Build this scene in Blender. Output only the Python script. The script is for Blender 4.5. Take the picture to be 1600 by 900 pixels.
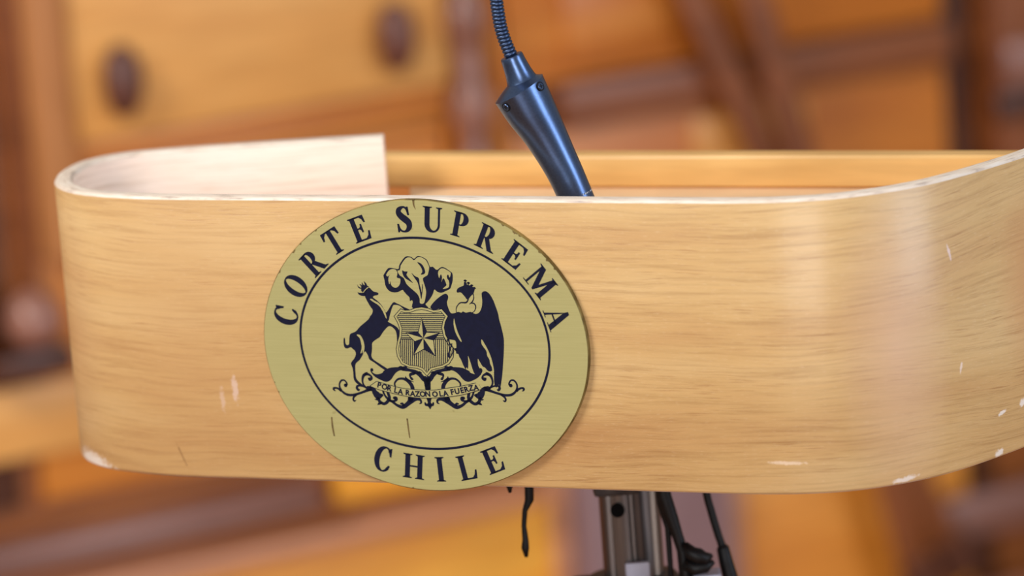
import bpy, bmesh, math, random
from mathutils import Vector, Matrix
from mathutils.geometry import tessellate_polygon

for o in list(bpy.data.objects):
    bpy.data.objects.remove(o)
SC = bpy.context.scene
COL = SC.collection
PI = math.pi

# ------------------------------------------------------------------ camera
cam_data = bpy.data.cameras.new('camera')
cam = bpy.data.objects.new('camera', cam_data)
COL.objects.link(cam)
cam_data.sensor_width = 36.0
cam_data.lens = 168.75
PITCH, ROLL = 0.21261074, 0.07670566
fw = Vector((0, math.cos(PITCH), -math.sin(PITCH)))
r0 = Vector((1, 0, 0)); d0 = fw.cross(r0)
rt = r0 * math.cos(ROLL) + d0 * math.sin(ROLL)
dn = r0 * -math.sin(ROLL) + d0 * math.cos(ROLL)
M3 = Matrix((rt, -dn, -fw)).transposed()
CAM_Z = 1.5643
cam.matrix_world = Matrix.Translation((0, 0, CAM_Z)) @ M3.to_4x4()
cam_data.clip_start = 0.05
cam_data.dof.use_dof = True
cam_data.dof.focus_distance = 2.43
cam_data.dof.aperture_fstop = 4.3
SC.camera = cam

# ------------------------------------------------------------------ light
world = bpy.data.worlds.new('room_ambience')
SC.world = world
world.use_nodes = True
bg = world.node_tree.nodes['Background']
bg.inputs[0].default_value = (1.0, 0.95, 0.9, 1)
bg.inputs[1].default_value = 0.33

def area(name, loc, target, sx, sy, power, color):
    l = bpy.data.lights.new(name, 'AREA')
    l.shape = 'RECTANGLE'; l.size = sx; l.size_y = sy
    l.energy = power; l.color = color
    o = bpy.data.objects.new(name, l); COL.objects.link(o)
    o.location = loc
    o.rotation_euler = (Vector(target) - Vector(loc)).to_track_quat('-Z', 'Y').to_euler()
    return o
LC = (0, 2.4, 1.0)
area('ceiling_light_panel', (-1.7, 1.5, 2.7), (0, 2.6, 1.0), 0.9, 0.9, 58, (1.0, 0.96, 0.9))
area('tall_window_light', (3.3, 0.6, 1.9), LC, 1.0, 2.4, 74, (0.70, 0.83, 1.0))
area('front_window_light', (-0.5, -2.8, 1.6), LC, 1.5, 2.2, 100, (0.97, 0.98, 1.0))

vs_ = SC.view_settings
vs_.view_transform = 'Standard'
vs_.look = 'None'
vs_.exposure = 0.0
vs_.gamma = 1.0
vs_.use_curve_mapping = False

# ------------------------------------------------------------------ helpers
def srgb(r, g, b):
    f = lambda c: ((c / 255 + 0.055) / 1.055) ** 2.4 if c > 10.3 else c / 255 / 12.92
    return (f(r), f(g), f(b), 1)

class NT:
    def __init__(s, name):
        s.m = bpy.data.materials.new(name); s.m.use_nodes = True
        s.t = s.m.node_tree; s.n = s.t.nodes; s.b = s.n['Principled BSDF']
    def node(s, typ, **kw):
        nd = s.n.new(typ)
        for k, v in kw.items():
            if k.startswith('i_'):
                key = k[2:]; key = int(key) if key.isdigit() else key.replace('_', ' ')
                nd.inputs[key].default_value = v
            else: setattr(nd, k, v)
        return nd
    def link(s, a, b): s.t.links.new(a, b)
    def mapping(s, kind='Object', scale=(1, 1, 1), loc=(0, 0, 0), rot=(0, 0, 0)):
        tc = s.node('ShaderNodeTexCoord'); mp = s.node('ShaderNodeMapping')
        mp.inputs['Scale'].default_value = scale; mp.inputs['Location'].default_value = loc
        mp.inputs['Rotation'].default_value = rot
        s.link(tc.outputs[kind], mp.inputs[0]); return mp.outputs[0]
    def noise(s, vec, scale=1, detail=3, rough=.5, dist=0):
        nd = s.node('ShaderNodeTexNoise'); nd.inputs['Scale'].default_value = scale
        nd.inputs['Detail'].default_value = detail; nd.inputs['Roughness'].default_value = rough
        nd.inputs['Distortion'].default_value = dist
        s.link(vec, nd.inputs['Vector']); return nd.outputs[0]
    def ramp(s, fac, stops):
        nd = s.node('ShaderNodeValToRGB'); cr = nd.color_ramp
        while len(cr.elements) < len(stops): cr.elements.new(.5)
        for e, (p, c) in zip(cr.elements, stops): e.position = p; e.color = c
        s.link(fac, nd.inputs[0]); return nd.outputs[0]
    def mix(s, fac, a, b, mode='MIX'):
        nd = s.node('ShaderNodeMix', data_type='RGBA', blend_type=mode)
        for inp, v in ((nd.inputs['Factor'], fac), (nd.inputs['A'], a), (nd.inputs['B'], b)):
            if hasattr(v, 'links'): s.link(v, inp)
            else: inp.default_value = v
        return nd.outputs['Result']
    def math(s, op, a, b=0.0, c=0.0):
        nd = s.node('ShaderNodeMath', operation=op)
        for i, v in enumerate((a, b, c)):
            if hasattr(v, 'links'): s.link(v, nd.inputs[i])
            else: nd.inputs[i].default_value = v
        return nd.outputs[0]
    def fin(s, color=None, rough=.5, metal=0, bump=None, bstr=.1, bdist=.001, spec=.5, coat=0):
        if color is not None:
            if hasattr(color, 'links'): s.link(color, s.b.inputs['Base Color'])
            else: s.b.inputs['Base Color'].default_value = color
        if hasattr(rough, 'links'): s.link(rough, s.b.inputs['Roughness'])
        else: s.b.inputs['Roughness'].default_value = rough
        s.b.inputs['Metallic'].default_value = metal
        s.b.inputs['Specular IOR Level'].default_value = spec
        s.b.inputs['Coat Weight'].default_value = coat
        s.b.inputs['Coat Roughness'].default_value = .25
        if bump is not None:
            bn = s.node('ShaderNodeBump'); bn.inputs['Strength'].default_value = bstr
            bn.inputs['Distance'].default_value = bdist
            s.link(bump, bn.inputs['Height']); s.link(bn.outputs[0], s.b.inputs['Normal'])
        return s.m

def link(name, me, mat, parent=None, smooth=False):
    o = bpy.data.objects.new(name, me); COL.objects.link(o)
    for m in (mat if isinstance(mat, (list, tuple)) else [mat]):
        me.materials.append(m)
    if smooth:
        for p in me.polygons: p.use_smooth = True
    if parent: o.parent = parent
    return o
def obj(name, bm, mat, parent=None, smooth=False):
    bmesh.ops.recalc_face_normals(bm, faces=bm.faces)
    me = bpy.data.meshes.new(name); bm.to_mesh(me); bm.free()
    return link(name, me, mat, parent, smooth)
def empty(name, loc, label, cat, group=None):
    o = bpy.data.objects.new(name, None); COL.objects.link(o)
    o.empty_display_size = .05; o.location = loc
    o['label'] = label; o['category'] = cat
    if group: o['group'] = group
    return o
def tag(o, label, cat, group=None):
    o['label'] = label; o['category'] = cat
    if group: o['group'] = group
    return o
def autosmooth(o, ang=35):
    me = o.data
    for p in me.polygons: p.use_smooth = True
    b = bmesh.new(); b.from_mesh(me)
    for e in b.edges:
        if len(e.link_faces) == 2 and e.calc_face_angle(0) > math.radians(ang): e.smooth = False
    b.to_mesh(me); b.free()
    return o
def box(bm, x0, y0, z0, x1, y1, z1, bev=0, mat=None):
    g = bmesh.ops.create_cube(bm, size=1)
    M = Matrix.Translation(((x0+x1)/2, (y0+y1)/2, (z0+z1)/2)) @ Matrix.Diagonal((abs(x1-x0), abs(y1-y0), abs(z1-z0), 1))
    if mat is not None: M = mat @ M
    bmesh.ops.transform(bm, matrix=M, verts=g['verts'])
    if bev:
        es = list({e for v in g['verts'] for e in v.link_edges})
        bmesh.ops.bevel(bm, geom=es, offset=bev, segments=2, affect='EDGES', profile=.6)
def catmull(P, n=8, closed=False):
    P = [Vector(p) for p in P]; out = []; N = len(P)
    rng_ = range(N) if closed else range(N - 1)
    for i in rng_:
        g = (lambda k: P[k % N]) if closed else (lambda k: P[max(0, min(N-1, k))])
        a, b, c, d = g(i-1), g(i), g(i+1), g(i+2)
        for k in range(n):
            t = k / n
            out.append(.5*((2*b)+(c-a)*t+(2*a-5*b+4*c-d)*t*t+(3*b-a-3*c+d)*t**3))
    if not closed: out.append(P[-1])
    return out
def sweep(bm, pts, rad, n=16, cap=True):
    """tube along 3-D points; rad is a number or a list"""
    pts = [Vector(p) for p in pts]; N = len(pts)
    if not isinstance(rad, (list, tuple)): rad = [rad]*N
    rings = []; prev = None
    for i, p in enumerate(pts):
        t = (pts[min(i+1, N-1)] - pts[max(i-1, 0)]).normalized()
        if prev is None:
            u = t.cross(Vector((0, 1, .1))); u.normalize()
        else:
            u = (prev - t*prev.dot(t)).normalized()
        prev = u; w = t.cross(u)
        rings.append([bm.verts.new(p + (u*math.cos(2*PI*k/n) + w*math.sin(2*PI*k/n))*rad[i]) for k in range(n)])
    for a, b in zip(rings, rings[1:]):
        for k in range(n): bm.faces.new((a[k], a[(k+1) % n], b[(k+1) % n], b[k]))
    if cap: bm.faces.new(rings[0]); bm.faces.new(rings[-1])
def lathe(bm, prof, n=24, M=Matrix()):
    rings = []
    for r, z in prof:
        rings.append([bm.verts.new(M @ Vector((r*math.cos(2*PI*k/n), r*math.sin(2*PI*k/n), z))) for k in range(n)])
    for a, b in zip(rings, rings[1:]):
        for k in range(n): bm.faces.new((a[k], a[(k+1) % n], b[(k+1) % n], b[k]))
    bm.faces.new(rings[0]); bm.faces.new(rings[-1])

# ------------------------------------------------------------------ materials
def mask_mark(T, uv, cu, cv, hu, hv, ang=0, soft=.35, rag=None):
    """soft-edged ellipse mask at (cu, cv) in the surface's own coordinates, in metres"""
    mp = T.node('ShaderNodeMapping', vector_type='POINT')
    mp.inputs['Location'].default_value = (-cu, -cv, 0)
    T.link(uv, mp.inputs[0])
    m2 = T.node('ShaderNodeMapping', vector_type='TEXTURE')
    m2.inputs['Rotation'].default_value = (0, 0, ang)
    m2.inputs['Scale'].default_value = (hu, hv, 1)
    T.link(mp.outputs[0], m2.inputs[0])
    ln = T.node('ShaderNodeVectorMath', operation='LENGTH'); T.link(m2.outputs[0], ln.inputs[0])
    v = ln.outputs['Value']
    if rag is not None: v = T.math('ADD', v, T.math('MULTIPLY', T.math('SUBTRACT', rag, .5), 1.4))
    mr = T.node('ShaderNodeMapRange', clamp=True)
    mr.inputs['From Min'].default_value = 1; mr.inputs['From Max'].default_value = 1 - soft
    mr.inputs['To Min'].default_value = 0; mr.inputs['To Max'].default_value = 1
    T.link(v, mr.inputs['Value']); return mr.outputs[0]

def band_wood(name, ca, cb, cc, dark, marks=(), gstr=.55, knot=None, rough=.44):
    T = NT(name)
    tc = T.node('ShaderNodeTexCoord'); uv = tc.outputs['UV']
    # slow warp so the grain wanders
    def mp(vec, sc):
        m = T.node('ShaderNodeMapping'); m.inputs['Scale'].default_value = sc; T.link(vec, m.inputs[0]); return m.outputs[0]
    warp = T.noise(mp(uv, (7, 14, 1)), 1, 2)
    comb = T.node('ShaderNodeCombineXYZ')
    T.link(T.math('MULTIPLY', T.math('SUBTRACT', warp, .5), .012), comb.inputs[1])
    add = T.node('ShaderNodeVectorMath', operation='ADD'); T.link(uv, add.inputs[0]); T.link(comb.outputs[0], add.inputs[1])
    vec = add.outputs[0]
    if knot:
        ku, kv, amp = knot      # cathedral figure: bends the grain round a point
        mk = mask_mark(T, uv, ku, kv, .11, .085, 0, 1.0)
        c2 = T.node('ShaderNodeCombineXYZ')
        sep = T.node('ShaderNodeSeparateXYZ'); T.link(uv, sep.inputs[0])
        T.link(T.math('MULTIPLY', mk, T.math('MULTIPLY', T.math('SUBTRACT', sep.outputs[1], kv), -amp)), c2.inputs[1])
        a2 = T.node('ShaderNodeVectorMath', operation='ADD'); T.link(vec, a2.inputs[0]); T.link(c2.outputs[0], a2.inputs[1])
        vec = a2.outputs[0]
    big = T.noise(mp(vec, (5, 22, 1)), 1, 3, .55)
    col = T.ramp(big, [(.28, ca), (.5, cb), (.72, cc)])
    streak = T.noise(mp(vec, (16, 420, 1)), 1, 4, .6)
    col = T.mix(.45, col, T.ramp(streak, [(.32, (.60, .50, .40, 1)), (.5, (.98, .97, .96, 1)), (.75, (1.12, 1.08, 1.05, 1))]), 'MULTIPLY')
    pores = T.noise(mp(vec, (48, 1500, 1)), 1, 2, .5)
    pm = T.ramp(pores, [(.56, (0, 0, 0, 1)), (.70, (1, 1, 1, 1))])
    zone = T.ramp(T.noise(mp(vec, (14, 60, 1)), 1, 2), [(.38, (.15, .15, .15, 1)), (.62, (1, 1, 1, 1))])
    pf = T.math('MULTIPLY', T.math('MULTIPLY', pm, zone), gstr)
    col = T.mix(pf, col, dark)
    fleck = T.ramp(T.noise(mp(vec, (260, 1400, 1)), 1, 2), [(.58, (0, 0, 0, 1)), (.75, (1, 1, 1, 1))])
    col = T.mix(T.math('MULTIPLY', fleck, .14), col, srgb(250, 226, 196))
    rag = T.noise(mp(uv, (500, 500, 1)), 1, 3)
    for (cu, cv, hu, hv, ang, c, f) in marks:
        m = mask_mark(T, uv, cu, cv, hu, hv, ang, .5 if hv < .02 else 1.0, rag if hv < .02 else None)
        col = T.mix(T.math('MULTIPLY', m, f), col, c)
    return T.fin(col, rough, 0, T.math('ADD', T.math('MULTIPLY', pf, -1), T.math('MULTIPLY', streak, .4)), .25, .0004, coat=.25)

def room_wood(name, c1, c2, c3, axis='s', rough=.42, coat=.12):
    T = NT(name)
    sc = (1.6, 1.6, 14) if axis == 's' else (14, 14, 1.6)
    v = T.mapping('Object', sc)
    a = T.noise(v, 1.3, 4, .6, .4)
    col = T.ramp(a, [(.3, c1), (.5, c2), (.7, c3)])
    fine = T.noise(T.mapping('Object', tuple(k*9 for k in sc)), 1, 3)
    col = T.mix(.4, col, T.ramp(fine, [(.35, (.7, .65, .6, 1)), (.6, (1, 1, 1, 1))]), 'MULTIPLY')
    return T.fin(col, rough, 0, fine, .06, .001, coat=coat)

WHITE = srgb(250, 242, 232)
M = {}
PATH = catmull([Vector((x, y, 0)) for x, y in [
    (-.0631, 2.5755), (-.1079, 2.5790), (-.1473, 2.5820), (-.1788, 2.5828), (-.1998, 2.5808), (-.2168, 2.5735),
    (-.2290, 2.5600), (-.2360, 2.5410), (-.2385, 2.5200), (-.2372, 2.5030), (-.2318, 2.4860), (-.2205, 2.4690),
    (-.2021, 2.4540), (-.1790, 2.4404), (-.1400, 2.4234), (-.0900, 2.4015), (-.0450, 2.3819), (.0000, 2.3622), (.0500, 2.3404),
    (.0976, 2.3200), (.1165, 2.3129), (.1362, 2.3076), (.1597, 2.3060), (.1839, 2.3115), (.2075, 2.3232),
    (.2272, 2.3390), (.2450, 2.3565), (.2625, 2.3755), (.2790, 2.3975), (.2920, 2.4240), (.3000, 2.4560),
    (.3030, 2.4900), (.3035, 2.5300)]], 6)
ZT, ZB, TH = 1.100, .950, .0098
arc = [0.0]
for a, b in zip(PATH, PATH[1:]): arc.append(arc[-1] + (b - a).length)
def arc_at(x, front=True):
    best = None
    for p, s in zip(PATH, arc):
        if front and s < .30: continue
        if best is None or abs(p.x - x) < best[0]: best = (abs(p.x - x), s)
    return best[1]
def arc_near(x, y): return min(zip(PATH, arc), key=lambda q: (q[0]-Vector((x, y, 0))).length)[1]
marks = []
def mk_(x, z, hu, hv, ang, c, f, s=None): marks.append((s if s is not None else arc_at(x), z, hu, hv, ang, c, f))
PALE = srgb(238, 216, 208)
mk_(-.1445, .9985, .0022, .0085, .05, PALE, .75)
mk_(-.1565, .9925, .0017, .0075, .05, PALE, .5)
mk_(.128, .9665, .012, .0011, -.03, srgb(250, 226, 200), .7)
mk_(.188, .9525, .0085, .0016, .1, WHITE, .8)
mk_(.2405, .9525, .0045, .0022, .2, WHITE, .8)
mk_(.2435, .9725, .0045, .0012, .25, WHITE, .8)
mk_(.2527, .9740, .0030, .0022, .5, WHITE, .8)
mk_(.2190, 1.0625, .0010, .0055, .25, srgb(236, 214, 214), .7)
mk_(.2195, 1.0030, .0010, .0035, -.3, srgb(246, 226, 214), .7)
mk_(0, .9520, .021, .0062, -.12, WHITE, 1.0, s=arc_near(-.2290, 2.481))
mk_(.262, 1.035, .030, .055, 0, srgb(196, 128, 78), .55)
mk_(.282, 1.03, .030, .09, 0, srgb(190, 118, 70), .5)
mk_(.188, 1.02, .034, .085, 0, srgb(226, 186, 156), .6)  # pinkish window sheen painted into the wood colour
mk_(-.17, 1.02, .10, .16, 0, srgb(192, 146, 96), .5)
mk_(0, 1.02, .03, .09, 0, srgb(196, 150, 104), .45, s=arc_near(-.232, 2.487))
mk_(-.1800, .962, .0006, .008, .4, srgb(120, 84, 50), .6)
mk_(-.052, 1.0952, .0035, .0007, 0, srgb(130, 90, 60), .6)
M['band'] = band_wood('honey_plywood_face', srgb(194, 150, 98), srgb(208, 170, 114), srgb(219, 186, 133), srgb(150, 98, 52), marks,
                      knot=(arc_at(.262), 1.035, .3))
M['inner'] = band_wood('pale_inner_veneer', srgb(250, 228, 214), srgb(253, 238, 226), srgb(255, 244, 236), srgb(224, 186, 152), (), .25)
def edge_mat():
    T = NT('worn_white_ply_edge')
    tc = T.node('ShaderNodeTexCoord')
    m = T.node('ShaderNodeMapping'); m.inputs['Scale'].default_value = (60, 700, 1); T.link(tc.outputs['UV'], m.inputs[0])
    a = T.noise(m.outputs[0], 1, 4, .6)
    col = T.ramp(a, [(.32, srgb(176, 158, 146)), (.45, srgb(226, 208, 190)), (.7, srgb(240, 230, 218))])
    m2 = T.node('ShaderNodeMapping'); m2.inputs['Scale'].default_value = (30, 420, 1); m2.inputs['Location'].default_value = (3, 8, 0); T.link(tc.outputs['UV'], m2.inputs[0])
    b = T.ramp(T.noise(m2.outputs[0], 1, 3), [(.62, (0, 0, 0, 1)), (.72, (1, 1, 1, 1))])
    col = T.mix(T.math('MULTIPLY', b, .6), col, srgb(150, 138, 140))
    return T.fin(col, .5, 0, a, .3, .0005)
M['edge'] = edge_mat()
M['lip'] = room_wood('golden_lip_wood', srgb(226, 178, 108), srgb(240, 196, 128), srgb(248, 212, 150))
M['desk'] = room_wood('pinkish_desk_wood', srgb(242, 204, 162), srgb(248, 214, 176), srgb(252, 222, 190))

def brass_mat():
    T = NT('brushed_brass_enamel')
    v = T.mapping('Object', (24, 1300, 24))
    v2 = T.mapping('Object', (9, 9, 9), (4, 2, 1))
    a = T.noise(v, 1, 3, .6)
    col = T.ramp(a, [(.25, srgb(184, 178, 119)), (.5, srgb(190, 184, 126)), (.75, srgb(196, 190, 132))])
    b = T.noise(v2, 1.5, 3)
    col = T.mix(.15, col, T.ramp(b, [(.35, srgb(184, 182, 122)), (.65, srgb(200, 192, 132))]))
    sp = T.ramp(T.noise(T.mapping('Object', (160, 160, 160)), 1, 1), [(.80, (0, 0, 0, 1)), (.82, (1, 1, 1, 1))])
    col = T.mix(T.math('MULTIPLY', sp, .3), col, srgb(130, 118, 60))
    return T.fin(col, T.ramp(a, [(.3, (.46,)*3+(1,)), (.7, (.52,)*3+(1,))]), .45, a, .05, .0001)
M['brass'] = brass_mat()
T = NT('dark_brass_edge'); M['brass_edge'] = T.fin(T.ramp(T.noise(T.mapping('Object', (90, 90, 90)), 1, 3), [(.4, srgb(92, 76, 34)), (.65, srgb(150, 132, 76))]), .45, .5)
T = NT('navy_engraving_paint'); M['navy'] = T.fin(T.ramp(T.noise(T.mapping('Object', (300, 300, 300)), 1, 3), [(.3, srgb(15, 18, 40)), (.7, srgb(18, 22, 48))]), .5, 0, spec=.2)
T = NT('tarnish_brown'); M['tarnish'] = T.fin(T.ramp(T.noise(T.mapping('Object', (400, 400, 400)), 1, 3), [(.3, srgb(84, 66, 30)), (.7, srgb(120, 100, 54))]), .7, 0)

def simple(name, c1, c2, scale, rough, metal=0, bstr=.05, spec=.5):
    T = NT(name); a = T.noise(T.mapping('Object', (scale,)*3), 1, 4)
    return T.fin(T.ramp(a, [(.35, c1), (.65, c2)]), rough, metal, a, bstr, .0003, spec=spec)
M['mic'] = simple('blue_sheen_satin_metal', srgb(80, 98, 132), srgb(86, 106, 142), 900, .31, .97, .01)  # black metal; the window's blue reflection is put into the base colour
M['neck'] = simple('blue_sheen_ribbed_metal', srgb(62, 78, 108), srgb(68, 84, 114), 900, .42, .9, .01)  # same window blue painted into the black neck
M['mic_dark'] = simple('black_screw_metal', srgb(14, 16, 22), srgb(30, 34, 44), 500, .4, .6)
M['print'] = simple('grey_white_print', srgb(170, 180, 196), srgb(200, 206, 216), 900, .6)
M['foam'] = simple('black_foam', srgb(16, 16, 18), srgb(30, 30, 34), 900, .95, 0, .6)
M['rubber'] = simple('black_cable_rubber', srgb(5, 5, 7), srgb(11, 11, 14), 400, .5, 0, .15, .3)
M['black'] = simple('matt_black_recess', srgb(4, 4, 5), srgb(8, 8, 9), 100, .9, spec=.1)
def steel_mat():
    T = NT('brushed_grey_steel'); a = T.noise(T.mapping('Object', (260, 260, 3)), 1, 4)
    return T.fin(T.ramp(a, [(.3, srgb(80, 74, 74)), (.55, srgb(124, 118, 116)), (.75, srgb(166, 158, 150))]), .32, .85, a, .1, .0003)
M['steel'] = steel_mat()
M['grey_plate'] = simple('grey_blue_label_plastic', srgb(150, 152, 170), srgb(176, 178, 196), 80, .5)
M['dark_metal'] = simple('dark_grey_bracket_metal', srgb(46, 42, 44), srgb(70, 64, 62), 120, .5, .5)

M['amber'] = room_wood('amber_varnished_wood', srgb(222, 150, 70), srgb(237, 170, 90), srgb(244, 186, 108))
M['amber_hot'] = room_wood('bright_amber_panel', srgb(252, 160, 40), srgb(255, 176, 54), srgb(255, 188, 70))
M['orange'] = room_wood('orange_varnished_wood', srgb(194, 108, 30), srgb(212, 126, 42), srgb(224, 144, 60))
M['brown'] = room_wood('brown_varnished_wood', srgb(112, 58, 18), srgb(146, 80, 30), srgb(170, 100, 42))
M['foot'] = simple('matt_brown_turned_wood', srgb(86, 48, 32), srgb(102, 60, 42), 40, .8, 0, .05, .2)
M['chestnut'] = room_wood('chestnut_rail_wood', srgb(124, 68, 34), srgb(142, 80, 42), srgb(156, 92, 54))
M['mauve_dark'] = room_wood('dark_mauve_sheen_wood', srgb(118, 78, 64), srgb(136, 92, 78), srgb(150, 106, 92), rough=.35)  # window reflection on the varnish put into the base colour
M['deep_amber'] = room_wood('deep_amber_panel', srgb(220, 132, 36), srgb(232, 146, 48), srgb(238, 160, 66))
M['mauve'] = room_wood('mauve_sheen_wood', srgb(136, 92, 78), srgb(156, 108, 92), srgb(172, 124, 108), rough=.25)  # mauve stands in for bluish window light reflected by varnish
M['pink'] = room_wood('rosy_tan_wood', srgb(190, 124, 84), srgb(204, 140, 100), srgb(214, 154, 118))
M['tan'] = room_wood('tan_post_wood', srgb(186, 118, 62), srgb(200, 134, 78), srgb(208, 146, 92), 'v')
M['carved'] = room_wood('dark_carved_walnut', srgb(92, 52, 40), srgb(112, 66, 52), srgb(132, 84, 70), 'v')
M['gap'] = room_wood('dark_wood_gap_shade', srgb(58, 26, 8), srgb(76, 36, 12), srgb(92, 46, 18))  # dark wood parts, and strips that stand in for shaded gaps
M['blue_brown'] = room_wood('grey_mauve_sheen_wood', srgb(130, 98, 98), srgb(146, 112, 112), srgb(158, 122, 120), 'v')  # bluish reflection painted into the wood colour

# ------------------------------------------------------------------ room shell
def parquet():
    T = NT('parquet_floor'); br = T.node('ShaderNodeTexBrick')
    T.link(T.mapping('Object', (2.2, 2.2, 2.2)), br.inputs['Vector'])
    br.inputs['Color1'].default_value = srgb(150, 92, 44); br.inputs['Color2'].default_value = srgb(176, 112, 60)
    br.inputs['Mortar'].default_value = srgb(70, 40, 20); br.inputs['Mortar Size'].default_value = .006
    br.inputs['Scale'].default_value = 2
    return T.fin(br.outputs[0], .35, 0, coat=.3)
def plaster():
    T = NT('cream_plaster'); a = T.noise(T.mapping('Object', (6, 6, 6)), 1, 5)
    return T.fin(T.ramp(a, [(.3, srgb(206, 184, 150)), (.7, srgb(222, 202, 172))]), .9, 0, a, .1, .002)
def struct(name, bm, m):
    o = obj(name, bm, m); o['kind'] = 'structure'; return o
bm = bmesh.new(); box(bm, -4, -4, -.06, 4, 7, 0); struct('floor', bm, parquet())
bm = bmesh.new(); box(bm, -4, 7, 0, 4, 7.1, 3.4); struct('wall_back', bm, plaster())

# ------------------------------------------------------------------ panelled bench behind (face plane turned 28 degrees)
BX = Matrix.Translation((0, 4.0, 0)) @ Matrix.Rotation(math.radians(28), 4, 'Z')
bench = empty('panelled_bench', (0, 0, 0), 'large amber and brown varnished wooden bench front, blurred, filling the background behind the lectern', 'bench')
bench.matrix_world = BX
def bpart(name, mat, boxes, bev=.003, parent=None):
    b = bmesh.new()
    for (s0, z0, s1, z1, y0, y1) in boxes: box(b, s0, -y1, z0, s1, -y0, z1, bev)   # y = how far it stands out
    o = obj(name, b, M[mat]); autosmooth(o); o.parent = parent or bench; return o
bpart('carcass', 'brown', [(-1.5, 0, 1.5, 1.5, -.45, 0)])
bpart('plinth', 'chestnut', [(-1.52, 0, 1.52, .12, -.47, .03)], .006)
bpart('top_board', 'chestnut', [(-1.55, 1.5, 1.55, 1.54, -.5, .05)], .008)
# upper left: drawer front with two carved pulls
bpart('drawer_front', 'amber', [(-.395, .888, -.055, 1.12, .001, .022)], .005)
for s in (-.356, -.108):
    b = bmesh.new(); m = Matrix.Translation((s, -.034, .937)) @ Matrix.Diagonal((1, .8, 1, 1))
    lathe(b, [(.002, -.030), (.009, -.027), (.0155, -.014), (.017, 0), (.0155, .014), (.009, .027), (.002, .030)], 20, m)
    o = obj('drawer_pull', b, M['carved'], None, True); o.parent = bench; o['label'] = 'dark oval carved drawer pull'
bpart('drawer_moulding', 'orange', [(-.395, .868, -.055, .887, .001, .016), (-.395, .852, -.055, .866, .001, .010)], .004)
bpart('stile', 'tan', [(-.435, .80, -.398, 1.5, .001, .03)], .006)
bpart('stile', 'chestnut', [(-.449, .70, -.437, 1.5, .001, .02)], .004)
bpart('gap_shade_strip', 'gap', [(-.505, .60, -.466, 1.5, .001, .006)])  # thin raised strip; the shade of a gap is put into its colour
# middle carved colonnette
b = bmesh.new(); m = Matrix.Translation((-.036, -.02, 0)); prof = [(.010, .60)]
z = .62
while z < 1.48:
    prof += [(.010, z), (.018, z+.012), (.019, z+.022), (.018, z+.032), (.010, z+.044), (.013, z+.056), (.010, z+.062)]; z += .075
lathe(b, prof, 20, m)
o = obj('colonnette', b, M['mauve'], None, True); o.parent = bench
bpart('stile', 'orange', [(-.052, .60, -.046, 1.5, .001, .012), (-.014, .60, .002, 1.5, .001, .012)])
bpart('lower_wall_board', 'orange', [(-.448, .60, -.058, .85, .001, .008)])
# left knob of a carved finial
b = bmesh.new(); lathe(b, [(.002, .735), (.012, .738), (.021, .748), (.024, .760), (.021, .772), (.012, .781), (.004, .785)], 20, Matrix.Translation((-.458, -.045, 0)))
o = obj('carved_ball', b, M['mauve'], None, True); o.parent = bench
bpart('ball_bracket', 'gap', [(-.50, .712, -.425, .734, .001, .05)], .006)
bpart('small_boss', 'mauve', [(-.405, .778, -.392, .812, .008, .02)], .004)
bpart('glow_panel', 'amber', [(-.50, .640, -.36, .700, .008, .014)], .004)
# right: framed panels, rail, painted gap shade
bpart('panel_board', 'orange', [(.004, .872, .445, 1.5, .001, .012)], .004)
bpart('panel_board', 'orange', [(.060, .885, .170, .960, .012, .016)], .004)
bpart('middle_rail', 'chestnut', [(.050, .832, .448, .870, .001, .022)], .006)
bpart('lower_panel', 'orange', [(.004, .60, .445, .830, .001, .010)], .004)
bpart('lower_panel_field', 'amber', [(.18, .770, .30, .822, .010, .014)], .004)
bpart('corner_gap_shade', 'gap', [(.452, .35, .476, 1.5, .001, .004)])  # no hollow here, the gap's shade is painted as a dark strip
bpart('right_post', 'chestnut', [(.488, .60, .62, 1.5, .001, .03)], .006)
bpart('right_post_collar', 'gap', [(.480, .775, .63, .800, .03, .04)], .004)
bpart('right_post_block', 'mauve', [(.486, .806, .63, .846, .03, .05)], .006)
# lower left: ledge rails over a bright panel
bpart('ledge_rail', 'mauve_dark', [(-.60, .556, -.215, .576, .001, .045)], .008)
bpart('ledge_rail', 'brown', [(-.60, .537, -.190, .555, .001, .040)], .005)
bpart('ledge_rail', 'pink', [(-.60, .518, -.005, .5365, .001, .045)], .008)
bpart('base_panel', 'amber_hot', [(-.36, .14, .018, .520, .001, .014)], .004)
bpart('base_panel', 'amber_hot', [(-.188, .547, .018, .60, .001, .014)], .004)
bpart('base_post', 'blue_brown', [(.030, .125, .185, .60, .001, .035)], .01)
bpart('base_post_edge', 'pink', [(.012, .125, .029, .60, .001, .02), (.186, .125, .205, .60, .001, .02)], .004)
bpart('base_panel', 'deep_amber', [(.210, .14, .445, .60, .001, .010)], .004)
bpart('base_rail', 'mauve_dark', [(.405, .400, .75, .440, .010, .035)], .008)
bpart('base_rail', 'chestnut', [(.36, .318, .75, .352, .010, .03)], .008)
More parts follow.
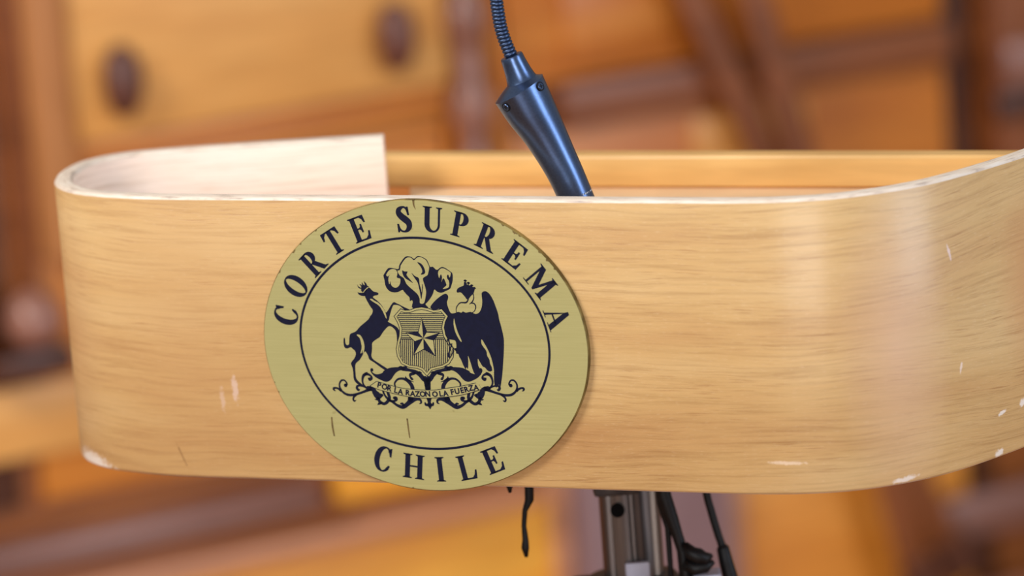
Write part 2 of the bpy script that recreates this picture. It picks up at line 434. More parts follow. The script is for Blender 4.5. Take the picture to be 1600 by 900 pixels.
# crossed braces
for (a, c) in (((.172, .925), (.393, .407)), ((.223, .918), (.346, .399))):
    A = Vector((a[0], 0, a[1])); C_ = Vector((c[0], 0, c[1])); d = (C_-A).normalized()
    A -= d*.52; A += Vector((.009, 0, -.010)); C_ += Vector((.009, 0, -.010)); L = (C_-A).length; ang = math.atan2(d.x, -d.z)
    m = Matrix.Translation(A) @ Matrix.Rotation(-ang, 4, 'Y')
    off = .03 if a[0] < .2 else .046
    b = bmesh.new(); box(b, -.0135, -off-.014, -L, .0135, -off, 0, .004, m)
    o = obj('cross_brace', b, M['chestnut']); autosmooth(o); o.parent = bench
    b = bmesh.new()
    box(b, -.018, -off-.018, -.022, .018, -off-.0005, .022, .006, Matrix.Translation(C_ + Vector((.006, 0, -.008))) @ Matrix.Rotation(-ang, 4, 'Y'))
    f = obj('brace_foot', b, M['foot']); f.parent = o

# ------------------------------------------------------------------ lectern
lectern = empty('lectern', (.0535, 2.475, 0), 'honey coloured bent plywood lectern top, curved at both ends, on a grey steel column', 'lectern')
LI = Matrix.Translation((-.0535, -2.475, 0))
def lp(o, parent=None):
    o.parent = parent or lectern
    if parent is None or parent is lectern: o.matrix_parent_inverse = LI
    return o

def band():
    bm = bmesh.new(); uvl = bm.loops.layers.uv.new('UVMap')
    N = len(PATH); e = .0016
    cols = []
    for i, p in enumerate(PATH):
        t = (PATH[min(i+1, N-1)] - PATH[max(i-1, 0)]).normalized()
        n_ = Vector((-t.y, t.x, 0))           # inwards
        prof = [(0, ZB+e), (0, ZT-e), (e*.35, ZT-e*.35), (e, ZT), (TH-e, ZT), (TH, ZT-e), (TH, ZB+e), (TH-e, ZB), (e, ZB), (e*.35, ZB+e*.35)]
        cols.append([bm.verts.new(Vector((p.x, p.y, 0)) + n_*q + Vector((0, 0, zz))) for q, zz in prof])
    K = 10
    mats = [0, 2, 2, 2, 2, 1, 2, 2, 2, 0]
    for i in range(N-1):
        for k in range(K):
            k2 = (k+1) % K
            f = bm.faces.new((cols[i][k], cols[i+1][k], cols[i+1][k2], cols[i][k2]))
            f.material_index = mats[k]
            for lo, (ii, kk) in zip(f.loops, ((i, k), (i+1, k), (i+1, k2), (i, k2))):
                v = cols[ii][kk].co
                w = v.z if mats[k] != 2 else (PATH[ii].xy - v.xy).length
                lo[uvl].uv = (arc[ii], w)
            f.smooth = True
    for c in (cols[0], cols[-1]):
        f = bm.faces.new(c); f.material_index = 1
        for lo in f.loops: lo[uvl].uv = ((lo.vert.co.xy - c[0].co.xy).length, lo.vert.co.z)
    bmesh.ops.recalc_face_normals(bm, faces=bm.faces)
    for ed in bm.edges:
        if len(ed.link_faces) == 2 and ed.calc_face_angle(0) > .6: ed.smooth = False
    me = bpy.data.meshes.new('band'); bm.to_mesh(me); bm.free()
    return link('curved_band', me, [M['band'], M['inner'], M['edge']])
lp(band())

# reading surface, rear lip
def prism(name, poly, z0, z1, mat, bev=.001):
    b = bmesh.new(); vs = [b.verts.new((x, y, z0)) for x, y in poly]
    f = b.faces.new(vs); r = bmesh.ops.extrude_face_region(b, geom=[f])
    bmesh.ops.translate(b, verts=[v for v in r['geom'] if isinstance(v, bmesh.types.BMVert)], vec=(0, 0, z1-z0))
    if bev: bmesh.ops.bevel(b, geom=list(b.edges), offset=bev, segments=1, affect='EDGES')
    o = obj(name, b, mat); autosmooth(o); return o
inn = []
for i, p in enumerate(PATH):
    if -.20 < p.x < .291 and arc[i] > .30:
        t = (PATH[min(i+1, len(PATH)-1)] - PATH[i-1]).normalized(); inn.append((p.x - t.y*(TH+.0008), p.y + t.x*(TH+.0008)))
inn = inn[::3]
railY = lambda x: 2.617 - (x + .058)*.4129
desk = inn + [(.2800, railY(.280)), (-.052, railY(-.052)), (-.052, 2.556), (-.19, 2.558)]
lp(prism('reading_surface', desk, 1.050, 1.064, M['desk']))
lp(prism('rear_lip', [(-.075, railY(-.075)-.016), (.284, railY(.284)-.016), (.284, railY(.284)), (-.075, railY(-.075))], 1.0642, 1.082, M['lip'], .0015))
# steel column: slotted profile, hole, bracket, base
def column():
    b = bmesh.new(); n = 72; prof = []
    for k in range(n):
        a = 2*PI*k/n; r = .0162
        if k % 9 in (0, 1): r -= .0016
        prof.append((r*math.cos(a), r*math.sin(a)))
    A = [b.verts.new((x, y, .03)) for x, y in prof]; B = [b.verts.new((x, y, 1.04)) for x, y in prof]
    for k in range(n): b.faces.new((A[k], A[(k+1) % n], B[(k+1) % n], B[k]))
    b.faces.new(A); b.faces.new(B); return b
o = obj('column', column(), M['steel']); autosmooth(o, 25); o.parent = lectern
b = bmesh.new(); lathe(b, [(.0038, 0), (.0038, .002)], 20, Matrix.Translation((-.0068, -.0150, .909)) @ Matrix.Rotation(PI/2, 4, 'X'))
o = obj('column_hole', b, M['black']); o.parent = lectern
b = bmesh.new(); box(b, -.019, -.0175, .9165, .006, .0225, .96, .003); box(b, -.030, -.0175, .932, .010, .03, .962, .003); box(b, -.03, -.0165, .962, .03, .03, 1.0497, .002)
o = obj('column_bracket', b, M['dark_metal']); autosmooth(o); o.parent = lectern
b = bmesh.new(); lathe(b, [(.019, .846), (.026, .850), (.028, .862), (.024, .868), (.017, .870)], 32, Matrix.Translation((-.001, 0, 0)))
box(b, -.034, -.02, .845, -.016, .012, .868, .003)
o = obj('height_collar', b, M['dark_metal']); autosmooth(o); o.parent = lectern
b = bmesh.new(); box(b, -.005, -.0205, .84, .008, -.016, .8805, .001)
o = obj('column_sticker', b, M['grey_plate']); o.parent = lectern; o['label'] = 'pale grey sticker low on the steel column'
b = bmesh.new(); lathe(b, [(.22, 0), (.22, .008), (.20, .014), (.05, .022), (.03, .05), (.018, .06)], 48)
o = obj('base_plate', b, M['dark_metal']); autosmooth(o); o.parent = lectern

# ------------------------------------------------------------------ plaque
EM = {"stag":[[1,[[-28.27,30.29],[-25.82,28.2],[-23.68,27.7],[-22.95,27.01],[-23.58,26.27],[-25.6,25.83],[-26.11,24.92],[-24.06,23.4],[-22.05,21.39],[-20.33,
18.55],[-19.25,17.34],[-15.4,22.39],[-13.24,22.14],[-9.05,20.16],[-5.9,18.7],[-8.75,18.54],[-11.61,20.82],[-14.18,21.31],[-15.56,20.59],[-17.48,16.14],
[-18.39,13.27],[-18.9,12.44],[-15.44,10.53],[-13.54,8.96],[-12.92,6.59],[-12.79,3.01],[-13.92,-1.18],[-14.88,-1.2],[-14.7,2.98],[-14.7,5.96],[-15.33,8.21],
[-17.4,9.96],[-19.33,9.75],[-22.12,7.02],[-24.28,4.29],[-26.3,3.06],[-28.7,1.22],[-29.07,-1.48],[-29.48,-3.88],[-29.83,-5.68],[-29.03,-7.46],[-25.52,-9.78],
[-20.98,-12.56],[-20.11,-13.56],[-22.03,-13.6],[-25.05,-11.69],[-28.66,-9.13],[-31.09,-7.62],[-31.69,-5.72],[-32.96,-3.47],[-33.99,-4.26],[-35.46,-6.39],
[-36.91,-8.22],[-38.64,-9.57],[-39.43,-11.27],[-39.56,-14.87],[-39.38,-17.87],[-37.34,-20.11],[-34.91,-21.67],[-31.81,-22.8],[-33.77,-23.27],[-35.62,-22.47],
[-38.7,-20.98],[-40.74,-18.62],[-40.85,-14.9],[-41.02,-12.5],[-41.7,-10.12],[-41.15,-8.9],[-39.72,-7.38],[-38.57,-5.25],[-38.73,-3.46],[-39.91,-2.29],[-41.11,
-1.41],[-42.77,-2.04],[-44.36,-1.77],[-44.94,0.31],[-44.6,3.32],[-43.96,3.27],[-43.92,0.93],[-43.25,-0.25],[-41.93,0.19],[-41.53,2.47],[-41.24,4.28],[-40.46,
5.79],[-37.46,7.04],[-34.65,9.78],[-29.85,13.44],[-27.69,16.16],[-29.73,13.89],[-28.05,15.56],[-27.15,17.21],[-27.02,18.65],[-28.27,20.47],[-29.77,23.31],
[-30.6,25.35],[-30.62,26.57],[-30.21,28.22]]],[1,[[-34.51,31.63],[-33.85,30.7],[-32.6,29.9],[-32.36,30.64],[-33.16,31.98],[-32.11,31.46],[-31.78,31.26],
[-31.76,32.94],[-30.95,31.64],[-30.18,31.41],[-30.62,33.44],[-29.4,32.32],[-28.85,31.1],[-28.04,30.37],[-30.28,27.4],[-31.2,26.97],[-32.59,28.59],[-32.47,
29.41],[-33.92,29.88]]],[1,[[-34.66,27.54],[-33.36,27.27],[-30.73,27.31],[-30.15,26.38],[-30.65,25.75],[-32.41,25.73],[-33.89,26.32]]],[2,[[-31.24,27.46],
[-29.93,28.83],[-28.28,30.12],[-28.52,30.37],[-30.21,29.12],[-31.58,27.58]]],[2,[[-27.94,24.16],[-26.93,23.15],[-24.64,21.76],[-22.8,20.35],[-21.28,17.72],
[-19.72,14.06],[-19.52,15.29],[-20.16,17.94],[-21.61,20.37],[-23.38,22.18],[-25.59,23.38],[-26.63,24.1]]],[2,[[-37.12,5.19],[-35.54,3.48],[-34.96,0.68],
[-34.91,-1.59],[-35.8,-4.36],[-35.28,-4.29],[-34.49,-2.66],[-34.53,-4.57],[-33.97,-3.96],[-33.25,-0.96],[-33.66,2.32],[-34.79,4.69],[-35.82,5.33]]],[1,
[[-34.7,0.69],[-34.18,-0.68],[-34.37,-2.78],[-34.65,-1.58]]]],"plume":[[1,[[-19.34,36.27],[-18.84,37.39],[-16.4,40.31],[-14.0,40.49],[-10.67,40.02],[-9.88,
42.32],[-6.35,46.43],[-3.19,46.46],[-1.5,45.45],[0.4,46.87],[2.36,46.71],[5.01,45.45],[6.06,43.99],[7.02,41.42],[8.6,41.44],[10.62,39.81],[13.11,41.32],
[15.24,40.97],[18.22,38.99],[19.11,37.89],[18.94,34.58],[18.02,31.98],[17.07,30.12],[14.62,28.98],[12.18,28.02],[9.86,28.54],[8.38,29.63],[7.4,27.4],[5.59,
24.78],[3.85,22.91],[2.77,21.78],[3.98,19.76],[-4.34,19.63],[-4.18,22.78],[-4.56,23.89],[-5.7,23.5],[-5.82,25.35],[-7.28,26.81],[-8.53,28.27],[-9.44,29.19],
[-11.92,28.04],[-15.11,27.92],[-17.21,28.89],[-18.6,31.09],[-18.94,34.06]]],[2,[[-17.68,37.04],[-15.89,39.28],[-14.05,39.97],[-12.1,39.59],[-11.38,37.86],
[-11.95,35.82],[-11.09,35.27],[-10.12,34.99],[-10.21,33.06],[-11.25,31.2],[-13.12,30.24],[-14.84,30.96],[-15.52,32.25],[-15.59,33.73],[-16.41,32.05],[-16.75,
34.09],[-16.39,35.94],[-15.57,37.14],[-16.97,36.12]]],[2,[[-9.12,41.96],[-6.02,45.69],[-3.23,46.02],[-1.64,44.71],[0.33,46.14],[2.33,46.34],[4.96,44.9],
[5.97,42.88],[6.52,41.05],[5.6,37.72],[4.85,36.78],[2.55,35.27],[3.24,31.77],[3.77,28.82],[3.35,26.23],[2.04,22.51],[-0.14,22.4],[-0.14,24.69],[-1.3,27.27],
[-4.61,30.18],[-6.79,32.37],[-8.04,35.32],[-10.17,36.77],[-11.27,39.16],[-10.14,39.36],[-9.43,40.66]]],[3,[[0.13,43.74],[2.05,43.13],[3.48,41.45],[4.16,
38.8],[3.35,37.61],[1.55,37.37],[2.53,38.71],[2.39,40.26],[1.55,41.91]]],[3,[[-8.55,39.38],[-7.41,38.84],[-5.64,38.75],[-6.37,37.19],[-5.33,35.54],[-3.18,
32.98],[-5.07,33.99],[-7.31,35.44],[-8.35,37.16]]],[3,[[-3.52,38.15],[-1.69,36.44],[0.28,35.5],[0.49,32.47],[1.07,29.52],[1.3,28.05],[2.0,32.49],[2.26,
31.02],[1.58,27.68],[0.75,24.52],[0.39,27.66],[-0.2,31.72],[-0.75,33.57],[-1.98,35.4]]],[2,[[11.33,38.9],[13.05,40.61],[15.2,40.42],[18.0,38.69],[18.11,
37.7],[17.42,36.03],[16.72,37.57],[15.98,36.67],[16.14,35.27],[16.83,34.18],[16.84,31.97],[16.02,30.66],[13.13,29.99],[14.41,31.19],[15.37,32.31],[14.0,
35.61],[12.65,33.57],[13.22,35.6],[12.8,37.63],[11.84,35.58],[11.34,36.68]]],[3,[[12.8,37.63],[13.23,35.79],[12.51,34.3],[11.64,34.66],[12.02,36.32]]]],
"condor":[[1,[[5.42,20.19],[6.68,22.25],[9.96,25.15],[14.06,27.56],[15.7,26.45],[15.31,24.41],[14.76,22.98],[15.36,19.94],[16.67,17.44],[19.29,17.77],[20.62,
18.2],[22.32,17.82],[23.23,18.45],[24.91,17.86],[27.53,18.31],[30.03,17.26],[32.26,18.19],[33.51,20.24],[34.11,22.27],[34.35,24.71],[34.38,28.15],[36.19,
29.19],[38.25,28.21],[40.15,25.2],[41.53,21.17],[42.52,17.55],[42.9,14.31],[43.5,11.74],[44.53,5.27],[44.28,-0.05],[43.32,-7.17],[42.4,-13.11],[41.38,-17.87],
[40.51,-20.86],[40.02,-19.21],[39.11,-20.41],[38.03,-20.62],[37.43,-17.96],[37.67,-12.02],[35.87,-12.53],[34.34,-12.09],[32.91,-10.46],[31.7,-9.9],[30.06,
-6.96],[29.37,-6.15],[29.34,-9.53],[30.57,-12.17],[29.43,-14.57],[27.08,-14.03],[25.95,-11.08],[25.25,-8.13],[24.11,-4.48],[23.98,-7.56],[23.53,-11.37],
[22.72,-10.56],[22.25,-11.64],[21.05,-9.41],[20.03,-6.58],[19.2,-5.17],[18.88,-3.81],[17.77,-3.53],[17.58,-2.05],[16.7,-1.3],[18.07,0.03],[17.81,2.99],
[14.61,3.82],[13.08,4.39],[12.28,7.64],[12.71,11.2],[13.77,14.78],[14.8,15.87],[11.21,19.47],[7.27,19.0]]],[2,[[18.06,14.85],[18.5,11.9],[19.48,7.77],[21.28,
3.06],[20.53,3.05],[19.15,5.39],[18.01,8.33],[17.56,11.88]]],[2,[[32.36,4.16],[33.64,2.23],[35.26,-0.94],[36.55,-4.34],[37.38,-7.88],[37.88,-12.49],[37.09,
-12.92],[36.81,-10.26],[36.08,-8.5],[35.77,-6.14],[34.79,-4.38],[34.55,-2.02],[33.44,-0.26],[32.17,1.79]]],[2,[[14.26,3.4],[17.59,3.29],[18.04,1.22],[17.81,
-0.74],[15.75,0.88]]],[1,[[20.7,29.37],[21.67,30.6],[23.46,31.43],[24.81,32.06],[25.16,33.69],[26.31,33.58],[26.65,32.49],[27.41,32.3],[28.24,31.91],[29.5,
31.52],[30.78,30.32],[30.25,29.1],[29.84,27.88],[28.31,26.56],[26.42,24.58],[25.07,25.98],[23.98,27.31],[22.77,28.38],[20.95,28.23]]]],"stripes":[[5,[[-11.82,
16.96],[11.74,17.35],[11.7,16.92],[-11.85,16.53]]],[5,[[-12.88,15.91],[12.61,16.33],[12.57,15.9],[-12.92,15.47]]],[5,[[-13.09,14.86],[12.69,15.3],[12.66,
14.86],[-13.13,14.43]]],[5,[[-12.59,13.83],[12.06,14.25],[12.03,13.82],[-12.63,13.4]]],[5,[[-12.09,12.8],[11.49,13.21],[11.45,12.78],[-12.13,12.37]]],[5,
[[-11.77,11.77],[11.22,12.17],[11.18,11.74],[-11.81,11.34]]],[5,[[-11.49,10.74],[10.95,11.13],[10.91,10.7],[-11.53,10.3]]],[5,[[-11.21,9.7],[10.68,10.09],
[10.64,9.66],[-11.25,9.27]]],[5,[[-11.22,8.66],[10.78,9.06],[10.74,8.62],[-11.26,8.23]]],[5,[[-11.38,7.62],[10.92,8.02],[10.89,7.59],[-11.42,7.19]]],[5,
[[-11.54,6.58],[11.07,6.99],[11.03,6.56],[-11.58,6.14]]],[5,[[-11.7,5.54],[11.22,5.96],[11.18,5.52],[-11.74,5.1]]],[5,[[-11.99,4.49],[11.62,4.93],[11.59,
4.49],[-12.02,4.05]]],[5,[[-12.29,3.73],[12.01,4.19],[11.97,3.7],[-12.33,3.25]]],[5,[[-12.87,3.39],[-12.4,3.39],[-12.86,-6.01],[-13.33,-6.01]]],[5,[[-11.78,
3.41],[-11.31,3.41],[-11.93,-7.8],[-12.4,-7.81]]],[5,[[-10.69,3.43],[-10.23,3.43],[-10.93,-8.68],[-11.39,-8.69]]],[5,[[-9.61,3.45],[-9.14,3.45],[-9.88,
-9.17],[-10.35,-9.18]]],[5,[[-8.52,3.47],[-8.06,3.48],[-8.84,-9.65],[-9.31,-9.66]]],[5,[[-7.44,3.49],[-6.97,3.5],[-7.78,-9.93],[-8.25,-9.94]]],[5,[[-6.35,
3.51],[-5.89,3.52],[-6.7,-10.02],[-7.17,-10.03]]],[5,[[-5.27,3.53],[-4.81,3.54],[-5.63,-10.11],[-6.09,-10.12]]],[5,[[-4.19,3.55],[-3.72,3.56],[-4.55,-10.2],
[-5.02,-10.21]]],[5,[[-3.1,3.57],[-2.64,3.58],[-3.49,-10.38],[-3.95,-10.39]]],[5,[[-2.02,3.59],[-1.56,3.6],[-2.44,-10.77],[-2.9,-10.78]]],[5,[[-0.94,3.61],
[-0.47,3.62],[-1.39,-11.15],[-1.85,-11.16]]],[5,[[0.14,3.63],[0.61,3.64],[-0.37,-11.85],[-0.83,-11.86]]],[5,[[1.23,3.65],[1.69,3.66],[0.62,-12.99],[0.15,
-13.0]]],[5,[[2.31,3.67],[2.77,3.68],[1.73,-12.65],[1.26,-12.66]]],[5,[[3.39,3.69],[3.85,3.7],[2.92,-11.38],[2.45,-11.39]]],[5,[[4.47,3.71],[4.93,3.72],
[4.03,-10.96],[3.57,-10.97]]],[5,[[5.55,3.73],[6.01,3.74],[5.14,-10.63],[4.68,-10.64]]],[5,[[6.63,3.75],[7.09,3.76],[6.25,-10.3],[5.78,-10.31]]],[5,[[7.71,
3.77],[8.17,3.78],[7.35,-10.06],[6.88,-10.07]]],[5,[[8.79,3.79],[9.25,3.8],[8.45,-9.82],[7.98,-9.83]]],[5,[[9.87,3.81],[10.33,3.82],[9.55,-9.58],[9.08,
-9.59]]],[5,[[10.94,3.83],[11.41,3.84],[10.67,-9.03],[10.21,-9.04]]],[5,[[12.02,3.85],[12.48,3.86],[11.8,-8.43],[11.34,-8.43]]],[5,[[13.1,3.87],[13.56,
3.88],[12.93,-7.75],[12.47,-7.76]]],[5,[[14.18,3.89],[14.64,3.9],[14.16,-6.03],[13.69,-6.04]]]],"shield":[[1,[[-11.38,19.48],[-8.79,18.77],[-6.26,18.91],
[-3.08,20.07],[0.61,20.61],[4.19,20.04],[7.16,19.03],[9.69,19.31],[11.63,19.99],[15.1,15.91],[13.15,12.69],[12.41,9.83],[12.94,6.04],[14.38,3.19],[15.94,
0.32],[16.61,-2.12],[16.06,-5.57],[13.57,-9.06],[9.75,-11.1],[6.07,-11.91],[3.49,-12.68],[0.39,-15.99],[-2.37,-12.8],[-4.82,-11.9],[-9.43,-11.51],[-13.47,
-9.63],[-15.49,-5.72],[-15.78,-1.8],[-14.85,1.64],[-13.52,5.04],[-12.93,8.88],[-13.7,11.73],[-15.49,15.4]]],[2,[[-11.28,19.04],[-8.88,18.38],[-6.21,18.53],
[-3.0,19.69],[0.57,20.22],[4.05,19.66],[7.08,18.64],[9.76,18.93],[11.46,19.54],[14.61,15.85],[12.77,12.8],[11.99,9.82],[12.54,5.9],[14.01,3.0],[15.55,0.15],
[16.19,-2.18],[15.67,-5.46],[13.3,-8.78],[9.64,-10.74],[6.0,-11.54],[3.28,-12.34],[0.43,-15.39],[-2.1,-12.47],[-4.68,-11.52],[-9.28,-11.13],[-13.15,-9.32],
[-15.08,-5.59],[-15.36,-1.8],[-14.45,1.56],[-13.12,4.98],[-12.51,8.94],[-13.3,11.89],[-14.99,15.35]]],[3,[[-11.05,17.99],[-9.08,17.46],[-6.08,17.62],[-2.83,
18.8],[0.47,19.29],[3.72,18.77],[6.87,17.71],[9.9,18.04],[11.08,18.46],[13.44,15.69],[11.86,13.07],[10.99,9.78],[11.59,5.56],[13.12,2.53],[14.62,-0.25],
[15.2,-2.31],[14.74,-5.19],[12.65,-8.12],[9.36,-9.88],[5.83,-10.65],[2.78,-11.56],[0.52,-13.96],[-1.45,-11.68],[-4.36,-10.61],[-8.92,-10.23],[-12.38,-8.61],
[-14.11,-5.26],[-14.36,-1.79],[-13.51,1.37],[-12.16,4.85],[-11.5,9.08],[-12.37,12.27],[-13.82,15.25]]],[4,[[-10.97,17.61],[-9.16,17.12],[-6.04,17.29],[-2.77,
18.48],[0.43,18.95],[3.59,18.44],[6.8,17.36],[9.95,17.71],[10.94,18.06],[13.0,15.63],[11.52,13.17],[10.63,9.77],[11.24,5.43],[12.79,2.36],[14.28,-0.39],
[14.83,-2.37],[14.39,-5.09],[12.41,-7.87],[9.25,-9.56],[5.77,-10.32],[2.59,-11.26],[0.56,-13.44],[-1.21,-11.39],[-4.25,-10.28],[-8.79,-9.89],[-12.09,-8.35],
[-13.75,-5.15],[-14.0,-1.79],[-13.16,1.3],[-11.8,4.79],[-11.13,9.13],[-12.02,12.41],[-13.38,15.21]]]],"star":[[5.2,[[0.08,14.72],[2.59,7.57],[9.66,7.32],
[6.05,3.14],[6.35,-5.21],[-0.04,-1.78],[-6.09,-5.01],[-5.09,2.42],[-9.56,6.92],[-2.53,7.48]]],[6,[[0.07,14.21],[2.23,7.15],[8.84,6.96],[5.58,3.25],[5.94,
-4.57],[0.0,-1.27],[-5.56,-4.29],[-4.6,2.6],[-8.89,6.69],[-2.2,7.07]]],[7,[[0.23,4.31],[0.07,14.44],[2.39,7.34]]],[7,[[0.23,4.31],[9.2,7.12],[5.79,3.2]]],
[7,[[0.23,4.31],[6.12,-4.85],[-0.01,-1.5]]],[7,[[0.23,4.31],[-5.8,-4.61],[-4.82,2.52]]],[7,[[0.23,4.31],[-9.19,6.79],[-2.35,7.25]]]],"scroll":[[[-45.81,
-21.6,1.67],[-44.96,-20.68,0.8],[-46.15,-18.99,0.73],[-47.89,-19.03,0.8],[-49.13,-20.78,0.8],[-49.09,-22.94,0.87],[-47.74,-25.06,1.0],[-45.29,-26.45,1.13],
[-41.84,-26.54,1.13],[-37.9,-25.48,1.07],[-34.73,-24.33,1.2],[-31.53,-22.89,2.0]],[[-48.76,-24.37,1.13],[-50.03,-23.5,1.0],[-51.53,-23.06,0.87],[-52.64,
-23.38,1.13],[-52.49,-24.27,0.73],[-51.67,-24.61,0.27]],[[-40.3,-26.51,1.0],[-41.63,-27.62,0.93],[-42.13,-28.89,0.87],[-41.55,-29.77,0.8],[-40.55,-29.28,
0.27]],[[-33.08,-23.11,0.87],[-35.29,-22.08,0.8],[-37.55,-21.6,0.8],[-39.11,-21.81,1.0],[-39.51,-22.9,1.2],[-38.71,-23.85,1.13],[-38.04,-23.58,0.4]],[[-33.84,
-22.95,0.87],[-35.58,-21.01,0.8],[-36.02,-18.69,0.93],[-35.15,-16.16,1.33],[-33.16,-15.33,1.27],[-31.13,-16.25,0.87],[-30.75,-17.5,1.13],[-31.86,-17.95,
1.73],[-32.51,-17.54,0.67]],[[-32.87,-14.32,0.2],[-33.91,-15.24,1.33],[-34.35,-15.78,1.0]],[[-29.64,-13.71,0.27],[-30.19,-13.01,1.47],[-30.72,-13.74,0.6],
[-29.69,-15.15,0.8],[-27.69,-16.28,1.67],[-24.86,-16.65,3.33],[-22.53,-16.24,5.0],[-19.66,-14.04,4.0],[-16.88,-12.72,2.33],[-14.16,-12.13,1.47],[-11.52,
-12.36,1.67],[-8.9,-12.8,1.33],[-5.92,-13.56,1.67],[-3.4,-15.11,2.06],[-1.69,-17.22,2.06],[-0.1,-18.61,2.0],[0.09,-22.17,2.33]],[[-15.24,-11.44,0.27],[-13.9,
-11.34,1.2],[-12.64,-12.1,2.0],[-11.23,-11.28,1.13],[-10.3,-11.51,0.27]],[[-4.84,-14.25,0.67],[-3.67,-13.87,1.2],[-2.36,-14.02,0.27]],[[-6.37,-14.28,1.33],
[-8.71,-15.05,1.33],[-9.0,-16.13,0.8],[-8.08,-17.36,1.2],[-7.39,-17.34,0.33]],[[-17.84,-21.51,0.73],[-17.95,-19.72,0.8],[-15.98,-17.71,0.93],[-13.1,-17.36,
1.07],[-10.53,-18.48,1.53],[-8.8,-20.41,1.73],[-8.21,-22.36,1.87],[-8.65,-25.23,2.0],[-9.85,-28.12,2.66]],[[-11.65,-16.08,0.2],[-11.2,-17.43,1.13],[-9.37,
-18.28,0.67],[-7.34,-18.95,0.2]],[[-33.07,-22.93,2.33],[-30.43,-23.41,2.0],[-29.44,-25.18,2.66],[-27.84,-26.58,3.33],[-25.72,-26.35,1.33]],[[-29.93,-28.6,
0.2],[-28.78,-28.57,1.0],[-27.97,-28.01,1.33],[-27.17,-29.79,1.47],[-24.96,-30.81,1.33],[-22.95,-29.69,1.47],[-21.63,-27.68,1.47],[-22.33,-24.83,1.2],[-22.81,
-23.77,1.0]],[[-28.66,-31.44,0.2],[-27.84,-30.88,1.0],[-26.47,-30.49,1.0]],[[-25.11,-23.82,0.87],[-24.01,-26.49,0.93],[-22.27,-28.42,1.2],[-19.91,-29.79,
1.2],[-17.39,-31.53,1.27],[-14.4,-32.24,1.8],[-11.58,-30.49,2.0],[-9.12,-28.46,2.66],[-6.4,-27.86,1.53],[-4.36,-28.35,1.07],[-4.1,-29.77,0.87],[-5.1,-30.33,
0.27]],[[-15.59,-30.59,0.67],[-14.63,-30.56,1.13],[-13.95,-31.44,1.0]],[[-21.76,-29.12,0.87],[-19.48,-29.25,0.93],[-17.9,-28.67,1.13],[-18.01,-27.78,1.67],
[-18.95,-27.62,1.33]],[[-0.71,-16.84,2.0],[-0.6,-22.19,1.0]]],"fleur":[[[0.67,-17.16,1.0],[0.21,-22.53,1.0]],[[0.55,-26.44,3.0],[0.5,-29.3,1.53],[0.68,
-31.09,2.0],[0.69,-32.8,0.47]],[[-1.83,-29.9,0.8],[-1.34,-30.78,1.2],[0.75,-30.73,1.33],[2.27,-30.69,1.2],[2.73,-29.79,0.8]]],"neck":[[[29.63,27.88,0.54],
[29.79,25.65,0.54],[28.84,23.61,0.61],[27.23,22.37,0.38]],[[26.78,24.79,0.54],[25.35,23.15,0.84],[22.32,22.98,0.61],[20.46,21.45,0.54],[19.62,19.61,0.46],
[19.63,17.74,0.38]],[[28.13,22.91,0.54],[29.83,22.61,0.69],[30.52,21.0,0.61],[29.74,18.96,0.46],[28.36,17.88,0.38]],[[25.36,34.5,0.77],[25.88,34.51,1.15],
[26.39,34.43,0.77]],[[26.05,34.51,0.54],[25.38,32.68,0.61]],[[26.98,33.31,0.77],[27.5,33.31,1.15],[28.01,33.24,0.77]],[[27.67,33.32,0.54],[27.0,31.48,0.61]],
[[28.69,32.07,0.77],[29.2,32.08,1.15],[29.71,32.01,0.77]],[[29.38,32.08,0.54],[28.71,30.25,0.61]],[[29.99,30.72,0.77],[30.51,30.72,1.15],[31.02,30.65,0.77]],
[[30.68,30.73,0.54],[30.01,28.89,0.61]]],"claw":[[[13.66,3.81,0.45],[14.99,0.86,0.45],[17.31,-1.47,0.56],[17.89,-2.05,0.45]],[[15.81,1.65,0.45],[14.08,
-2.42,0.78],[13.37,-4.81,1.0],[14.33,-5.38,0.56],[15.8,-2.98,0.56],[16.2,-1.19,0.67]]],"ribbon":[[4,[[-27.93,-18.94],[-22.14,-20.53],[-14.66,-22.15],[-7.11,
-22.87],[0.09,-22.96],[4.75,-22.49],[12.39,-21.53],[20.04,-20.29],[27.33,-18.64],[28.97,-19.2],[30.14,-21.91],[21.58,-24.45],[13.91,-25.95],[4.37,-26.93],
[-3.24,-27.25],[-7.48,-27.1],[-15.0,-26.02],[-22.49,-24.41],[-27.73,-23.17],[-31.99,-21.54]]]],"ribbonline":[[[-31.99,-21.54,0.3],[-27.93,-18.94,0.3]],
[[-27.93,-18.94,0.3],[-22.14,-20.53,0.3],[-14.66,-22.15,0.3],[-7.11,-22.87,0.3],[0.09,-22.96,0.3],[4.69,-22.78,0.3],[12.36,-21.53,0.3],[20.01,-20.29,0.3],
[27.3,-18.64,0.3]],[[-31.99,-21.54,0.3],[-27.73,-23.17,0.3],[-22.49,-24.41,0.3],[-15.0,-26.02,0.3],[-7.48,-27.1,0.3],[-0.27,-27.18,0.3],[4.34,-26.93,0.3],
[13.88,-25.95,0.3],[21.55,-24.46,0.3],[30.11,-21.91,0.3]]],"motto":[["P",-26.58,-20.99],["O",-23.79,-21.82],["R",-20.99,-22.55],["L",-17.44,-23.47],["A",
-15.02,-24.13],["R",-10.87,-24.57],["A",-8.25,-25.04],["Z",-5.6,-25.16],["O",-2.75,-25.13],["N",0.11,-25.03],["O",4.16,-25.0],["L",7.59,-24.67],["A",10.07,
-24.44],["F",13.92,-23.64],["U",16.59,-23.22],["E",19.47,-22.62],["R",21.97,-22.03],["Z",24.47,-21.33],["A",27.32,-21.02]],"top":[["C",-76.23,14.75],["O",
